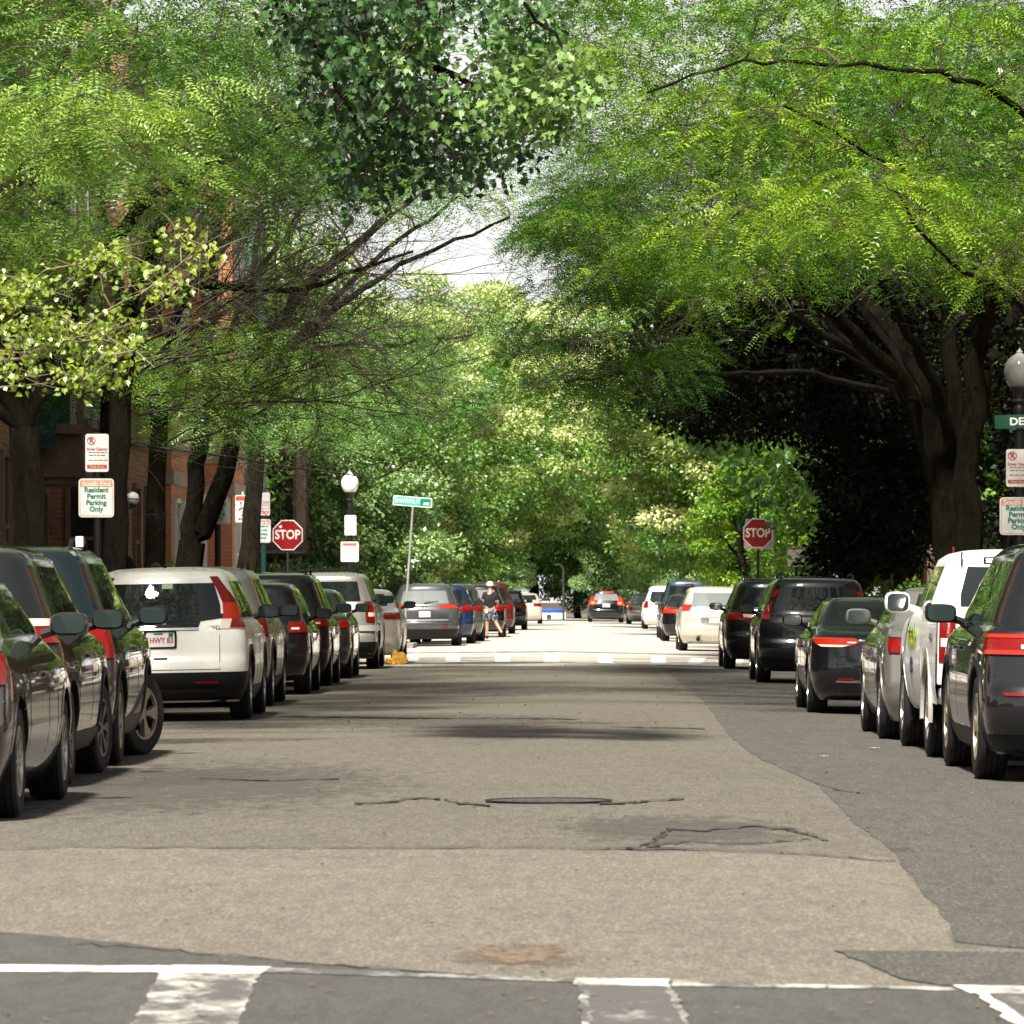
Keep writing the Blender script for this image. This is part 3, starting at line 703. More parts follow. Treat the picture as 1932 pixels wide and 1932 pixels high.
    if rails:
        mb = MB(); xr = W/2-float(np.interp(H-.04, B.z, B.ins))-.02; ya, yb2 = float(np.interp(H-.02, B.z, B.yr))+.05, float(np.interp(H-.02, B.z, B.yf))-.15
        for sg in (1, -1):
            mb = MB(); mb.tube([(sg*xr, ya, H-.05), (sg*xr, ya+.10, H+.025), (sg*xr, (ya+yb2)/2, H+.04), (sg*xr, yb2-.1, H+.02), (sg*xr, yb2, H-.05)], .018, 8); mb.build('roof_rail', M['plastic'], root)
        if rails == 'bars':
            for yy in (ya+.35, yb2-.6): MB().box(-xr, xr, yy-.03, yy+.03, H+.03, H+.06).build('roof_bar', M['plastic'], root)
    if mirror:
        ym = yA-.42 if kind != 'cab' else yA-.30; mw, mh = (.125, .075) if mirror is True else mirror
        for sg in (1, -1):
            xx = W/2+.10-.02; mb = MB(); mb.blob((sg*xx, ym, zb+.075), (mw, .075, mh), 16, .62)
            mb.tube([(sg*(W/2-.10), ym+.03, zb+.01), (sg*(xx-.05), ym+.01, zb+.05)], .03, 8)
            o = mb.build('wing_mirror', M['plastic'] if (clad or lod) else pm, root)
            v = [(sg*xx+a*(mw-.018), ym-.0765, zb+.075+b_*(mh-.014)) for a, b_ in rrect(1.9, 1.9, .5)]
            MB().add(v, [tuple(range(len(v)))]).build('mirror_glass', M['mirror'], o)
    if wiper:
        z = window[0][0]+.03; yy = B.pt(z, 0., .03)[1]
        MB().tube([(0, yy, z-.02), (.05, yy, z+.005), (.36, B.pt(z+.04, .36, .02)[1], z+.03)], [.016, .012, .008], 6).build('rear_wiper', M['plastic'], root)
    if stop:
        z, w, mt = stop; mb = MB(); B.patch(mb, [(z-.018, B.qx(-w), B.qx(w)), (z+.018, B.qx(-w), B.qx(w))], .012, 1, 6); mb.build('brake_light', M[mt], root)
    if badge:
        z, w = badge; yy = B.pt(z, 0., .012)[1]
        mb = MB(); k = 20
        mb.add([(w*s_*math.cos(2*PI*i/k), yy-.004*(s_ < 1), z+w*.72*s_*math.sin(2*PI*i/k)) for s_ in (1, .74) for i in range(k)], [(i, (i+1) % k, (i+1) % k+k, i+k) for i in range(k)])
        mb.build('badge', M['chrome'], root)
    if extra: extra(root, B)
    return root
def ring_light(z0, z1, xi, wrap, mat='red', xi2=None, name='tail_light', wrap2=None):
    return dict(rows=[(z0, float(xi), (wrap,)), (z1, float(xi2 if xi2 is not None else xi), (wrap2 or wrap,))], mat=mat, name=name)
def two(B, root, name, mat, rows, off, nq):
    for sg in (1, -1):
        mb = MB(); B.patch(mb, rows, off, 1, nq)
        if sg < 0: mb.v = [(-p[0], p[1], p[2]) for p in mb.v]; mb.f = [q[::-1] for q in mb.f]
        mb.build(name, mat, root)
# ---------------------------------------------------------------- the parked cars
PT = dict(
 black=paint('paint_black', (.004, .004, .005), .1, .2, .04), char=paint('paint_charcoal', (.007, .007, .0075), .3, .25, .04),
 bronze=paint('paint_bronze_grey', (.020, .017, .014), .5, .26, .06), teal=paint('paint_dark_teal', (.004, .011, .012), .4, .26, .06),
 olive=paint('paint_dark_olive', (.009, .010, .008), .4, .26, .05), pearl=paint('paint_pearl_white', (.80, .78, .71), .0, .30, .06),
 white=paint('paint_white', (.80, .80, .77), .0, .30, .06), silver=paint('paint_silver', (.44, .43, .40), .65, .30),
 silver2=paint('paint_pale_silver', (.60, .57, .50), .45, .32), grey=paint('paint_mid_grey', (.06, .063, .068), .5, .30, .08),
 sand=paint('paint_warm_grey', (.25, .24, .21), .6, .32), navy=paint('paint_navy', (.012, .022, .06), .4, .26),
 blue=paint('paint_slate_blue', (.055, .10, .15), .5, .3), maroon=paint('paint_maroon', (.07, .012, .012), .3, .3), green=paint('paint_grey_green', (.09, .10, .08), .5, .3))
GLK, GRK = 'cars parked along the left kerb', 'cars parked along the right kerb'
LX = lambda e, W: e-W/2
RX = lambda e, W: e+W/2
plateS = (.88, .31, .155)

def bar_light(z0, z1, xi0, xi1, w0=.30, w1=.36, mat='red', name='tail_light'):
    return dict(rows=[(z0, float(xi0), (w0,)), (z1, float(xi1), (w1,))], mat=mat, name=name)
# --- left row, nearest first
make_car('parked_car', 'dark bronze grey sedan cut off by the left edge, nearest car on the left', 'car', GLK, (LX(-3.17, 1.84), 30.4), 'sedan', 4.85, 1.84, 1.47, PT['bronze'],
         belt=.96, wr=.335, ro=1.0, wb=2.85, spokes=10, lights=[bar_light(.80, .98, .52, .45)], window=[(1.12, .60), (1.36, .52)], plate=plateS, steer=0)
make_car('parked_car', 'dark olive grey crossover between the bronze sedan and the teal car', 'car', GLK, (LX(-3.36, 1.84), 35.85), 'suv', 4.45, 1.84, 1.68, PT['olive'],
         belt=1.02, wr=.34, ro=.92, wb=2.62, spokes=7, lights=[dict(rows=[(1.0, .50, (.30,)), (1.16, .52, (.48,))], mat='red'), dict(rows=[(1.115, .62, (.47,)), (1.165, .60, (.50,))], mat='clear', name='turn_signal', off=.016)],
         window=[(1.16, .62), (1.50, .52)], plate=plateS, steer=-.12, clad=.42, rim=M['alloy_dark'])
def teal_x(root, B):
    MB().box(-.03, .03, -.05, .05, 0, .085, bev=.012).build('rail_cap', M['white'], root, loc=(.60, .74, 1.70))
make_car('parked_car', 'dark teal wagon with dusty tan rims and its front wheels turned out', 'car', GLK, (LX(-3.40, 1.82), 40.5), 'suv', 4.6, 1.82, 1.73, PT['teal'],
         belt=1.03, wr=.345, ro=.92, wb=2.60, spokes=5, rim=M['alloy_tan'], lights=[dict(rows=[(.84, .62, (.28,)), (1.10, .60, (.36,))], mat='red')], window=[(1.14, .62), (1.52, .54)], plate=plateS, steer=-.42, rails=True, clad=.40, extra=teal_x)
def crv(root, B):
    mb = MB(); B.patch(mb, [(.995, B.qx(-.40), B.qx(.40)), (1.055, B.qx(-.42), B.qx(.42)), (1.085, B.qx(-.64), B.qx(.64)), (1.135, B.qx(-.66), B.qx(.66))], .006, 2, 14)
    mb.build('tailgate_trim', M['glass'], root)
    mb = MB(); B.patch(mb, [(.968, B.qx(-.40), B.qx(.40)), (.990, B.qx(-.40), B.qx(.40))], .016, 1, 10); mb.build('chrome_strip', M['chrome'], root)
    y = B.pt(1.04, 0., .014)[1]; mb = MB(); a = rrect(.115, .095, .025); b = rrect(.09, .072, .02); n = len(a)
    mb.add([(p[0], y, p[1]+1.04) for p in a]+[(p[0], y, p[1]+1.04) for p in b], [(i, (i+1) % n, (i+1) % n+n, i+n) for i in range(n)])
    for sx in (-1, 1): mb.add([(sx*.030, y, 1.075), (sx*.042, y, 1.075), (sx*.030, y, 1.005), (sx*.018, y, 1.005)], [(0, 1, 2, 3)])
    mb.add([(-.024, y, 1.036), (.024, y, 1.036), (.022, y, 1.048), (-.022, y, 1.048)], [(0, 1, 2, 3)]); mb.build('badge', M['chrome'], root)
    text('AWD', .07, M['seam'], root, (.55, B.pt(1.0, .55, .006)[1], .985), 'badge_lettering', width=.15)
    text('CR-V', .07, M['seam'], root, (-.56, B.pt(1.0, .56, .006)[1], .975), 'badge_lettering', width=.17)
    mb = MB(); B.patch(mb, [(.655, B.qx(-.075), B.qx(.075)), (.680, B.qx(-.075), B.qx(.075))], .004, 1, 4); mb.build('tailgate_handle', M['plastic'], root)
    mb = MB(); B.patch(mb, [(.545, B.qx(-.622), B.qx(.622)), (.552, B.qx(-.622), B.qx(.622))], .002, 1, 12)
    B.patch(mb, [(.55, B.qx(.618), B.qx(.624)), (.97, B.qx(.618), B.qx(.624))], .002, 5, 1, True); mb.build('tailgate_gap', M['seam'], root)
    two(B, root, 'reflector', M['red'], [(.40, B.qx(.36), B.qx(.60)), (.425, B.qx(.36), B.qx(.60))], .016, 5)
    mb = MB(); B.patch(mb, [(.30, B.qx(-.55), B.qx(.55)), (.345, B.qx(-.58), B.qx(.58))], .03, 1, 12); mb.build('skid_trim', M['black_metal'], root)
    MB().tube([(0, .92, 1.60), (0, .86, 1.70)], [.012, .004], 6).blob((0, .92, 1.645), (.022, .05, .02), 8).build('antenna', M['plastic'], root)
    mb = MB(); B.patch(mb, [(1.405, B.qx(.01), B.qx(.12)), (1.455, B.qx(.01), B.qx(.12))], .008, 1, 2); mb.build('window_sticker', plain('sticker', (.25, .38, .2), .6), root)
make_car('parked_car', 'pearl white crossover with tall red corner lights and its licence plate in full view', 'car', GLK, (LX(-3.27, 1.83), 55.75), 'suv', 4.53, 1.83, 1.64, PT['pearl'],
         belt=1.02, wr=.345, ro=.95, wb=2.62, clad=.52, window=[(1.135, .625), (1.22, .62), (1.46, .545)], plate=(.87, .315, .165), ptxt='1HWY 83', extra=crv, wiper=False, roll=-.018,
         lights=[dict(rows=[(.975, .625, (.34,)), (1.08, .640, (.40,))], mat='clear', name='turn_signal'), dict(rows=[(1.08, .640, (.40,)), (1.14, .650, (.40,)), (1.25, .640, (.33,))], mat='orange', off=.014), dict(rows=[(1.25, .640, (.33,)), (1.40, .575, (.20,)), (1.53, .50, (.14,))], mat='red', off=.014), dict(rows=[(.985, .72, (.36,)), (1.08, .735, (.42,))], mat='red', off=.018)],
         opt=dict(rear_slope=.62, corner=2.5))
make_car('parked_car', 'silver crossover with roof rails right in front of the pearl white one', 'car', GLK, (LX(-3.42, 1.83), 62.9), 'suv', 4.55, 1.83, 1.69, PT['silver'],
         belt=1.02, wr=.345, ro=.95, wb=2.66, window=[(1.12, .60), (1.50, .54)], lights=[dict(rows=[(.86, .70, (.24,)), (1.10, .62, (.30,))], mat='red')], plate=plateS, rails=True, clad=.36, rim=M['alloy'])
make_car('parked_car', 'black hatchback, low, between the silver crossover and a railed dark wagon', 'car', GLK, (LX(-3.34, 1.78), 70.8), 'suv', 4.3, 1.78, 1.53, PT['black'],
         belt=.96, wr=.325, ro=.9, wb=2.65, window=[(1.06, .60), (1.36, .52)], lights=[ring_light(.84, .98, .62, .26)], plate=plateS)
make_car('parked_car', 'charcoal wagon with black roof rails ahead of the black hatchback', 'car', GLK, (LX(-3.34, 1.85), 77.4), 'suv', 4.7, 1.85, 1.69, PT['char'],
         belt=1.02, wr=.34, ro=.98, wb=2.75, window=[(1.12, .62), (1.48, .54)], lights=[ring_light(.88, 1.02, .64, .26)], plate=plateS, rails=True)
make_car('parked_car', 'dark sedan almost hidden behind the charcoal wagon on the left', 'car', GLK, (LX(-3.32, 1.82), 84.6), 'sedan', 4.7, 1.82, 1.46, PT['bronze'],
         belt=.96, wr=.33, ro=.95, wb=2.72, window=[(1.12, .60), (1.36, .52)], lights=[bar_light(.82, .94, .56, .50)], plate=plateS, lod=1)
def path_x(root, B):
    mb = MB(); B.patch(mb, [(.70, 0., B.qw(.5)), (.80, 0., B.qw(.5))], .05, 2, 14, True); mb.build('bumper', PT['silver2'], root)
make_car('parked_car', 'boxy silver off-roader with black roof rack, upright glass and red lamps', 'car', GLK, (LX(-3.28, 1.86), 96.0), 'suv', 4.75, 1.86, 1.78, PT['silver'],
         belt=1.14, wr=.37, ro=1.02, wb=2.85, window=[(1.24, .62), (1.60, .56)], lights=[dict(rows=[(.86, .74, (.14,)), (1.22, .70, (.16,))], mat='red')], plate=plateS, rails='bars', opt=dict(rear_slope=.22, corner=4.), extra=path_x, clad=.5)
make_car('parked_car', 'white sedan ahead of the boxy silver off-roader by the crossing', 'car', GLK, (LX(-3.05, 1.80), 103.0), 'sedan', 4.5, 1.80, 1.48, PT['silver2'],
         belt=.98, wr=.33, ro=.95, wb=2.66, window=[(1.14, .60), (1.38, .52)], lights=[bar_light(.88, 1.06, .48, .42)], plate=plateS, lod=1)
def rav(root, B):
    mb = MB(); B.patch(mb, [(.74, B.qx(-.36), B.qx(.36)), (.96, B.qx(-.28), B.qx(.28))], .004, 2, 8); mb.build('plate_recess', PT['grey'], root)
    mb = MB(); B.patch(mb, [(.68, B.qx(-.62), B.qx(.62)), (.725, B.qx(-.62), B.qx(.62))], .03, 1, 12); mb.build('bumper_step', PT['silver'], root)
    two(B, root, 'reflector', M['red'], [(.50, B.qx(.46), B.qx(.62)), (.545, B.qx(.46), B.qx(.62))], .014, 4)
make_car('parked_car', 'dark grey crossover with slim horizontal red lamps behind the leaning street sign', 'car', GLK, (-3.57, 141.0), 'suv', 4.6, 1.86, 1.70, PT['grey'],
         belt=1.03, wr=.36, ro=.95, wb=2.69, window=[(1.14, .64), (1.48, .56)], glass=M['glass_pale'], lights=[dict(rows=[(1.02, .42, (.36,)), (1.11, .36, (.42,))], mat='orange')], plate=(.86, .31, .16), clad=.46, badge=(1.045, .07), wiper=True, extra=rav, rails=True, lod=1)
make_car('parked_car', 'navy crossover tucked ahead of the dark grey one beyond the junction', 'car', GLK, (-3.27, 147.3), 'suv', 4.6, 1.84, 1.70, PT['navy'],
         belt=1.03, wr=.35, ro=.95, wb=2.66, window=[(1.14, .62), (1.50, .55)], lights=[ring_light(.92, 1.08, .55, .34)], plate=plateS, lod=1)
make_car('parked_car', 'grey green wagon to the left of the walking person', 'car', GLK, (-3.13, 155.0), 'suv', 4.7, 1.86, 1.72, PT['green'],
         belt=1.03, wr=.35, ro=.95, wb=2.7, window=[(1.14, .64), (1.50, .56)], lights=[ring_light(.90, 1.10, .56, .34)], plate=plateS, lod=1)
make_car('parked_car', 'black crossover with a pale roof just ahead of the walking person', 'car', GLK, (-2.65, 170.0), 'suv', 4.7, 1.86, 1.74, PT['black'],
         belt=1.03, wr=.36, ro=.95, wb=2.7, window=[(1.14, .66), (1.54, .58)], glass=M['glass_pale'], lights=[ring_light(.86, 1.06, .60, .3)], plate=plateS, lod=1)
make_car('parked_car', 'maroon van, tallest of the distant cars on the left', 'car', GLK, (-2.5, 186.0), 'suv', 4.9, 1.9, 1.86, PT['maroon'],
         belt=1.05, wr=.35, ro=.95, wb=2.9, window=[(1.18, .66), (1.62, .60)], lights=[ring_light(.85, 1.2, .72, .2)], lod=2, opt=dict(rear_slope=.2))
make_car('parked_car', 'dark silver hatchback beyond the maroon van', 'car', GLK, (-2.15, 208.0), 'suv', 4.3, 1.8, 1.6, PT['char'],
         belt=1.0, wr=.34, ro=.9, wb=2.6, window=[(1.12, .62), (1.42, .55)], glass=M['glass_pale'], lights=[ring_light(.85, 1.05, .6, .3)], lod=2)
make_car('parked_car', 'pale sedan at the far end of the left row', 'car', GLK, (-1.7, 255.0), 'sedan', 4.6, 1.8, 1.5, PT['silver2'],
         belt=1.0, wr=.34, ro=.95, wb=2.65, window=[(1.16, .62), (1.4, .55)], lights=[bar_light(.85, 1.0, .5, .45)], lod=2)
# --- right row
def bmw(root, B):
    two(B, root, 'reflector', M['red'], [(.63, B.qx(.58), B.qw(.12)), (.65, B.qx(.56), B.qw(.13))], .014, 6)
    for sg in (1, -1): MB().lathe([(.075, -.03), (.085, -.03), (.085, .1), (.07, .1), (.07, -.02), (0, -.02)], 18, 'y', (sg*.60, .02, .36)).build('exhaust_pipe', M['chrome'], root)
make_car('parked_car', 'charcoal luxury crossover cut off by the right edge, nearest car on the right', 'car', GRK, (RX(3.02, 2.0), 37.85), 'suv', 4.9, 2.0, 1.76, PT['char'],
         belt=1.08, wr=.385, ro=.97, wb=2.95, spokes=5, rim=M['alloy_tan'], window=[(1.20, .68), (1.56, .58)], plate=(.80, .31, .16), extra=bmw, handle=True,
         lights=[dict(rows=[(.925, .66, (.26,)), (.97, .60, (.40,)), (1.075, .54, (.44,))], mat='red'), dict(rows=[(.925, .70, (.30,)), (.955, .68, (.36,))], mat='orange', name='light_strip', off=.02), dict(rows=[(1.045, .64, (.40,)), (1.07, .63, (.44,))], mat='orange', name='light_strip', off=.02)], clad=.34)
def pickup_x(root, B):
    W, bl, zt, zb_ = 1.90, 1.80, 1.20, .46; pm = PT['white']; ro, wr = 1.2, .39; ar = .47
    mb = MB()
    for sg in (1, -1):
        ys = np.linspace(.07, bl-.015, 45); zs = np.linspace(zb_, zt, 22); vs = []
        for z in zs:
            for y in ys: vs.append((sg*(W/2-.03*max(0, (.62-z)/.2) if z < .62 else W/2-.015*abs(z-.85)), y, z))
        n = len(ys); f = []
        for i in range(len(zs)-1):
            for j in range(n-1):
                if (ys[j]+.02-ro)**2+(zs[i]+.017-wr)**2 < ar**2: continue
                q = (i*n+j, i*n+j+1, (i+1)*n+j+1, (i+1)*n+j); f.append(q if sg > 0 else q[::-1])
        mb.add(vs, f)
        mb.box(*sorted((sg*(W/2-.10), sg*(W/2-.006))), .06, bl-.015, zt, zt+.035, 0, .012)
        mb.box(*sorted((sg*(W/2-.11), sg*(W/2-.10))), .09, bl-.03, .75, zt)
        mb.box(*sorted((sg*(W/2-.16), sg*(W/2-.012))), .0, .085, .62, zt, 0, .02)
    mb.box(-W/2+.11, W/2-.11, .09, bl-.03, .70, .75).build('cargo_bed', pm, root)
    MB().box(-W/2+.165, W/2-.165, .0, .07, .60, zt+.012, 0, .018).build('tailgate', pm, root)
    MB().box(-W/2+.02, W/2-.02, -.09, .06, .46, .60, 0, .03).build('bumper', M['chrome'], root)
    for sg in (1, -1):
        lip = MB(); vs = []; n = 20
        for i in range(n+1):
            a = R(-10+200*i/n)
            for r, xx in ((ar-.02, W/2+.006), (ar+.05, W/2+.006), (ar+.05, W/2-.03), (ar-.02, W/2-.05)): vs.append((sg*xx, ro+r*math.cos(a), wr+r*math.sin(a)))
        lip.add(vs, [(4*i+k, 4*i+(k+1) % 4, 4*i+4+(k+1) % 4, 4*i+4+k) for i in range(n) for k in range(4)]); lip.build('wheel_arch', PT['silver2'], root)
        t = MB().box(*sorted((sg*(W/2-.155), sg*(W/2-.02))), -.012, .06, .80, 1.17, 0, .012).build('tail_light', M['red'], root)
        MB().box(*sorted((sg*(W/2-.14), sg*(W/2-.035))), -.017, -.006, .93, 1.0, 0, .003).build('reverse_light', M['clear'], t)
        MB().box(*sorted((sg*(W/2-.08), sg*(W/2+.004))), .20, .32, 1.08, 1.13, 0, .004).build('marker_sticker', M['sign_salmon'], root) if sg > 0 else None
    # third brake light with cargo lamp frame on the cab
    y = B.pt(1.70, 0., .01)[1]
    fr = MB(); a = rrect(.30, .06, .015); b = rrect(.26, .035, .01); n = len(a)
    y0 = B.pt(1.655, 0., .012)[1]
    fr.add([(p[0]-.28, y0, p[1]+1.655) for p in a]+[(p[0]-.28, y0, p[1]+1.655) for p in b], [(i, (i+1) % n, (i+1) % n+n, i+n) for i in range(n)]).build('cargo_lamp', M['plastic'], root)
    MB().box(-.10, -.085, y0-.004, y0+.01, 1.60, 1.72).build('roof_gap', M['seam'], root, loc=(-.62+.1, 0, 0))
    # door lettering on the flanks: lime word over a navy mark
    for sg in (-1, 1):
        X, Y, q = B.dense(.95); x = float(np.interp(2.9, Y, X))
        rot = (PI/2, 0, -PI/2 if sg < 0 else PI/2)
        text('VERDE', .21, plain('lime_vinyl', (.36, .50, .02), .5), root, (sg*(x+.012), 3.0, .98), 'door_lettering', rot, width=.95, bold=.012)
        text('GB', .17, plain('navy_vinyl', (.02, .03, .10), .5), root, (sg*(x+.012), 2.95, .74), 'door_lettering', rot, width=.3, bold=.012)
        text('4X4', .09, M['ink'], root, (sg*(W/2+.006), .62, 1.0), 'badge_lettering', rot, width=.3, bold=.004)
make_car('pickup_truck', 'white pickup truck with lime and navy lettering on its door', 'pickup truck', GRK, (RX(3.04, 1.90), 43.0), 'cab', 5.3, 1.90, 1.76, PT['white'],
         belt=1.16, wr=.39, ro=1.2, wb=3.22, spokes=6, window=[(1.26, .62), (1.36, .62), (1.60, .56)], glass=M['glass'], mirror=(.115, .095), clad=None, opt=dict(bed=1.80, corner=4.), extra=pickup_x, handle='chrome')
make_car('parked_car', 'warm grey sedan squeezed between the white pickup and a black sedan', 'car', GRK, (RX(2.98, 1.82), 48.9), 'sedan', 4.6, 1.82, 1.46, PT['sand'],
         belt=.97, wr=.335, ro=.95, wb=2.66, spokes=9, window=[(1.13, .6), (1.37, .52)], lights=[bar_light(.82, .95, .6, .55, .22, .28)], plate=plateS)
def blk_x(root, B):
    mb = MB(); B.patch(mb, [(.385, B.qx(-.62), B.qx(.62)), (.405, B.qx(-.62), B.qx(.62))], .014, 1, 12); mb.build('chrome_strip', M['chrome'], root)
    two(B, root, 'reflector', M['red'], [(.41, B.qx(.42), B.qx(.60)), (.435, B.qx(.42), B.qx(.60))], .014, 5)
    mb = MB(); B.patch(mb, [(.60, B.qx(-.26), B.qx(.26)), (.80, B.qx(-.24), B.qx(.24))], .003, 2, 8); mb.build('plate_recess', M['plastic'], root)
make_car('parked_car', 'black sedan with glossy rear glass, wide red lamps and a chrome bumper line', 'car', GRK, (RX(2.84, 1.84), 60.1), 'sedan', 4.86, 1.84, 1.38, PT['black'], zoff=-.02,
         belt=.90, wr=.335, ro=1.02, wb=2.78, spokes=9, window=[(1.04, .66), (1.30, .56)], plate=(.70, .31, .155), extra=blk_x,
         lights=[dict(rows=[(.79, .56, (.16,)), (.815, .46, (.20,))], mat='clear', name='turn_signal'), dict(rows=[(.812, .44, (.20,)), (.85, .36, (.28,)), (.895, .42, (.32,))], mat='orange')])
make_car('parked_car', 'black crossover with an upright slit of red lamp and roof rails', 'car', GRK, (RX(3.06, 1.86), 82.0), 'suv', 4.65, 1.86, 1.68, PT['black'],
         belt=1.02, wr=.35, ro=.95, wb=2.7, window=[(1.14, .68), (1.50, .58)], rails=True, plate=plateS, clad=.4, wiper=True,
         lights=[dict(rows=[(1.0, .74, (.26,)), (1.1, .74, (.30,)), (1.45, .66, (.10,))], mat='red')])
make_car('parked_car', 'dark brown black wagon with bronze roof rails at the far crossing', 'car', GRK, (RX(3.04, 1.88), 97.8), 'suv', 4.75, 1.88, 1.70, PT['black'],
         belt=1.03, wr=.35, ro=.97, wb=2.72, window=[(1.16, .62), (1.52, .55)], rails=True, plate=plateS,
         lights=[dict(rows=[(.92, .42, (.36,)), (1.08, .38, (.42,))], mat='red'), dict(rows=[(.97, .47, (.05,)), (1.03, .46, (.06,))], mat='clear', name='turn_signal', off=.02)])
def out_x(root, B):
    mb = MB(); B.patch(mb, [(.64, B.qx(-.36), B.qx(.36)), (.84, B.qx(-.36), B.qx(.36))], .003, 2, 8); mb.build('plate_recess', PT['sand'], root)
    MB().lathe([(.04, -.04), (.05, -.04), (.05, .2), (0, .2)], 12, 'y', (-.42, .04, .30)).build('exhaust_pipe', M['under'], root)
make_car('parked_car', 'pale silver wagon with round-cornered lamps beyond the right crossing', 'car', GRK, (RX(2.95, 1.80), 131.0), 'suv', 4.8, 1.80, 1.62, PT['silver2'],
         belt=1.03, wr=.34, ro=1.0, wb=2.74, window=[(1.10, .60), (1.46, .54)], glass=M['glass_pale'], plate=(.74, .31, .16), rails=True, extra=out_x, wiper=True,
         lights=[dict(rows=[(1.0, .64, (.26,)), (1.16, .58, (.32,))], mat='orange')], lod=1)
make_car('parked_car', 'low black sedan between the pale silver wagon and the slate blue van', 'car', GRK, (RX(3.1, 1.8), 160.0), 'sedan', 4.6, 1.80, 1.46, PT['black'],
         belt=.98, wr=.33, ro=.95, wb=2.66, window=[(1.14, .60), (1.38, .52)], lights=[bar_light(.86, 1.04, .46, .42, mat='orange')], plate=plateS, lod=1)
make_car('parked_van', 'tall slate blue van parked beyond the junction', 'van', GRK, (RX(3.2, 1.95), 171.0), 'suv', 5.0, 1.95, 1.93, PT['blue'],
         belt=1.10, wr=.35, ro=1.0, wb=3.0, window=[(1.22, .70), (1.72, .62)], lights=[ring_light(.80, 1.02, .74, .2)], plate=plateS, lod=1, opt=dict(rear_slope=.18, corner=3.4), stop=(1.78, .14, 'red'))
make_car('parked_car', 'white crossover beyond the slate blue van', 'car', GRK, (RX(3.5, 1.9), 223.0), 'suv', 4.7, 1.9, 1.84, PT['white'],
         belt=1.1, wr=.36, ro=.95, wb=2.7, window=[(1.2, .66), (1.6, .58)], lights=[ring_light(.9, 1.2, .72, .24)], lod=2)
make_car('parked_car', 'grey hatchback at the far end of the right row', 'car', GRK, (RX(3.35, 1.84), 262.0), 'suv', 4.4, 1.84, 1.55, PT['sand'],
         belt=.95, wr=.34, ro=.9, wb=2.6, window=[(1.02, .74), (1.42, .64)], glass=M['glass_pale'], lights=[ring_light(.7, .88, .66, .3)], lod=2)
def brk(root, B):
    for sg in (1, -1):
        MB().blob((sg*.70, B.pt(1.02, .70, .02)[1], 1.02), (.13, .04, .075), 12).build('brake_light', M['brake_core'], root)
make_car('moving_car', 'black crossover driving away mid-road with its brake lights lit', 'car', None, (2.45, 278.0), 'suv', 4.7, 1.9, 1.70, PT['black'],
         belt=1.03, wr=.36, ro=.95, wb=2.7, window=[(1.16, .64), (1.50, .56)], glass=M['glass_pale'], plate=(.9, .4, .2), lod=1, stop=(1.60, .34, 'brake'), extra=brk, platemat=M['sand'] if 'sand' in M else M['sign_shade'],
         lights=[dict(rows=[(.94, .58, (.30,)), (1.12, .62, (.34,)), (1.38, .64, (.10,))], mat='brake')])
# a low white stall under a blue cover at the end of the street
bv = empty('market_stall', (-.45, 308, -.1), 'low white stall under a blue cover at the end of the street', 'stall')
MB().box(-.85, .85, 0, 1.2, .0, .50, 0, .03).build('skirt', M['white'], bv)
MB().box(-.95, .75, -.05, 1.25, .505, .72, 0, .05).build('cover', plain('blue_vinyl', (.03, .09, .35), .5), bv)
MB().box(-.28, .0, -.02, -.004, .12, .36, 0, .004).build('panel', M['sign_darkgreen'], bv)
# ---------------------------------------------------------------- trees
def norm(a): return a/(np.linalg.norm(a, axis=-1, keepdims=True)+1e-9)
class Leaves:
    """leaf faces of one crown, all quads"""
    def __init__(s): s.v = []; s.t = []
    def quads(s, q, t):            # q (n,4,3), t (n,)
        s.v.append(q.reshape(-1, 3).astype(np.float32)); s.t.append(np.broadcast_to(t, len(q)).astype(np.float32))
    def build(s, name, mat, parent):
        v = np.concatenate(s.v); t = np.concatenate(s.t); n = len(v)
        me = bpy.data.meshes.new(name)
        me.vertices.add(n); me.vertices.foreach_set('co', v.ravel())
        me.loops.add(n); me.loops.foreach_set('vertex_index', np.arange(n, dtype=np.int32))
        me.polygons.add(n//4); me.polygons.foreach_set('loop_start', np.arange(0, n, 4, dtype=np.int32))
        try: me.polygons.foreach_set('loop_total', np.full(n//4, 4, dtype=np.int32))
        except Exception: pass
        me.update(calc_edges=True)
        a = me.attributes.new('tint', 'FLOAT', 'FACE'); a.data.foreach_set('value', np.clip(t, 0, 1))
        me.materials.append(mat)
        o = bpy.data.objects.new(name, me); C.objects.link(o); o.parent = parent; return o
def leaf_quads(p, d, up, ln, wd, cup=.12):
    """diamond leaf: base p, direction d, normal up"""
    s = norm(np.cross(d, up)); up = np.cross(s, d)
    ln = ln[:, None]; wd = wd[:, None]
    m = p+d*ln*.45
    return np.stack([p, m+s*wd*.5+up*wd*cup, p+d*ln, m-s*wd*.5+up*wd*cup], 1)
def sprays(lv, p, d, up, ln, pairs, leaf, wd, tint, g):
    """compound (feathery) leaves: a midrib with leaflets either side"""
    k = len(p); s = norm(np.cross(d, up)); up = norm(np.cross(s, d))
    for j in range(pairs):
        t = (j+.6)/pairs
        c = p+d*(ln*t)[:, None]-np.array([0, 0, 1.])*(ln*.30*t*t)[:, None]
        for sg in (-1, 1):
            dd = norm(sg*s*.9+d*.5+g.normal(0, .13, (k, 3))); uu = norm(up+g.normal(0, .22, (k, 3)))
            f = 1-.35*abs(t-.45)
            lv.quads(leaf_quads(c, dd, uu, leaf*f*g.uniform(.8, 1.2, k), wd*f*g.uniform(.8, 1.2, k)), tint+g.normal(0, .07, k))
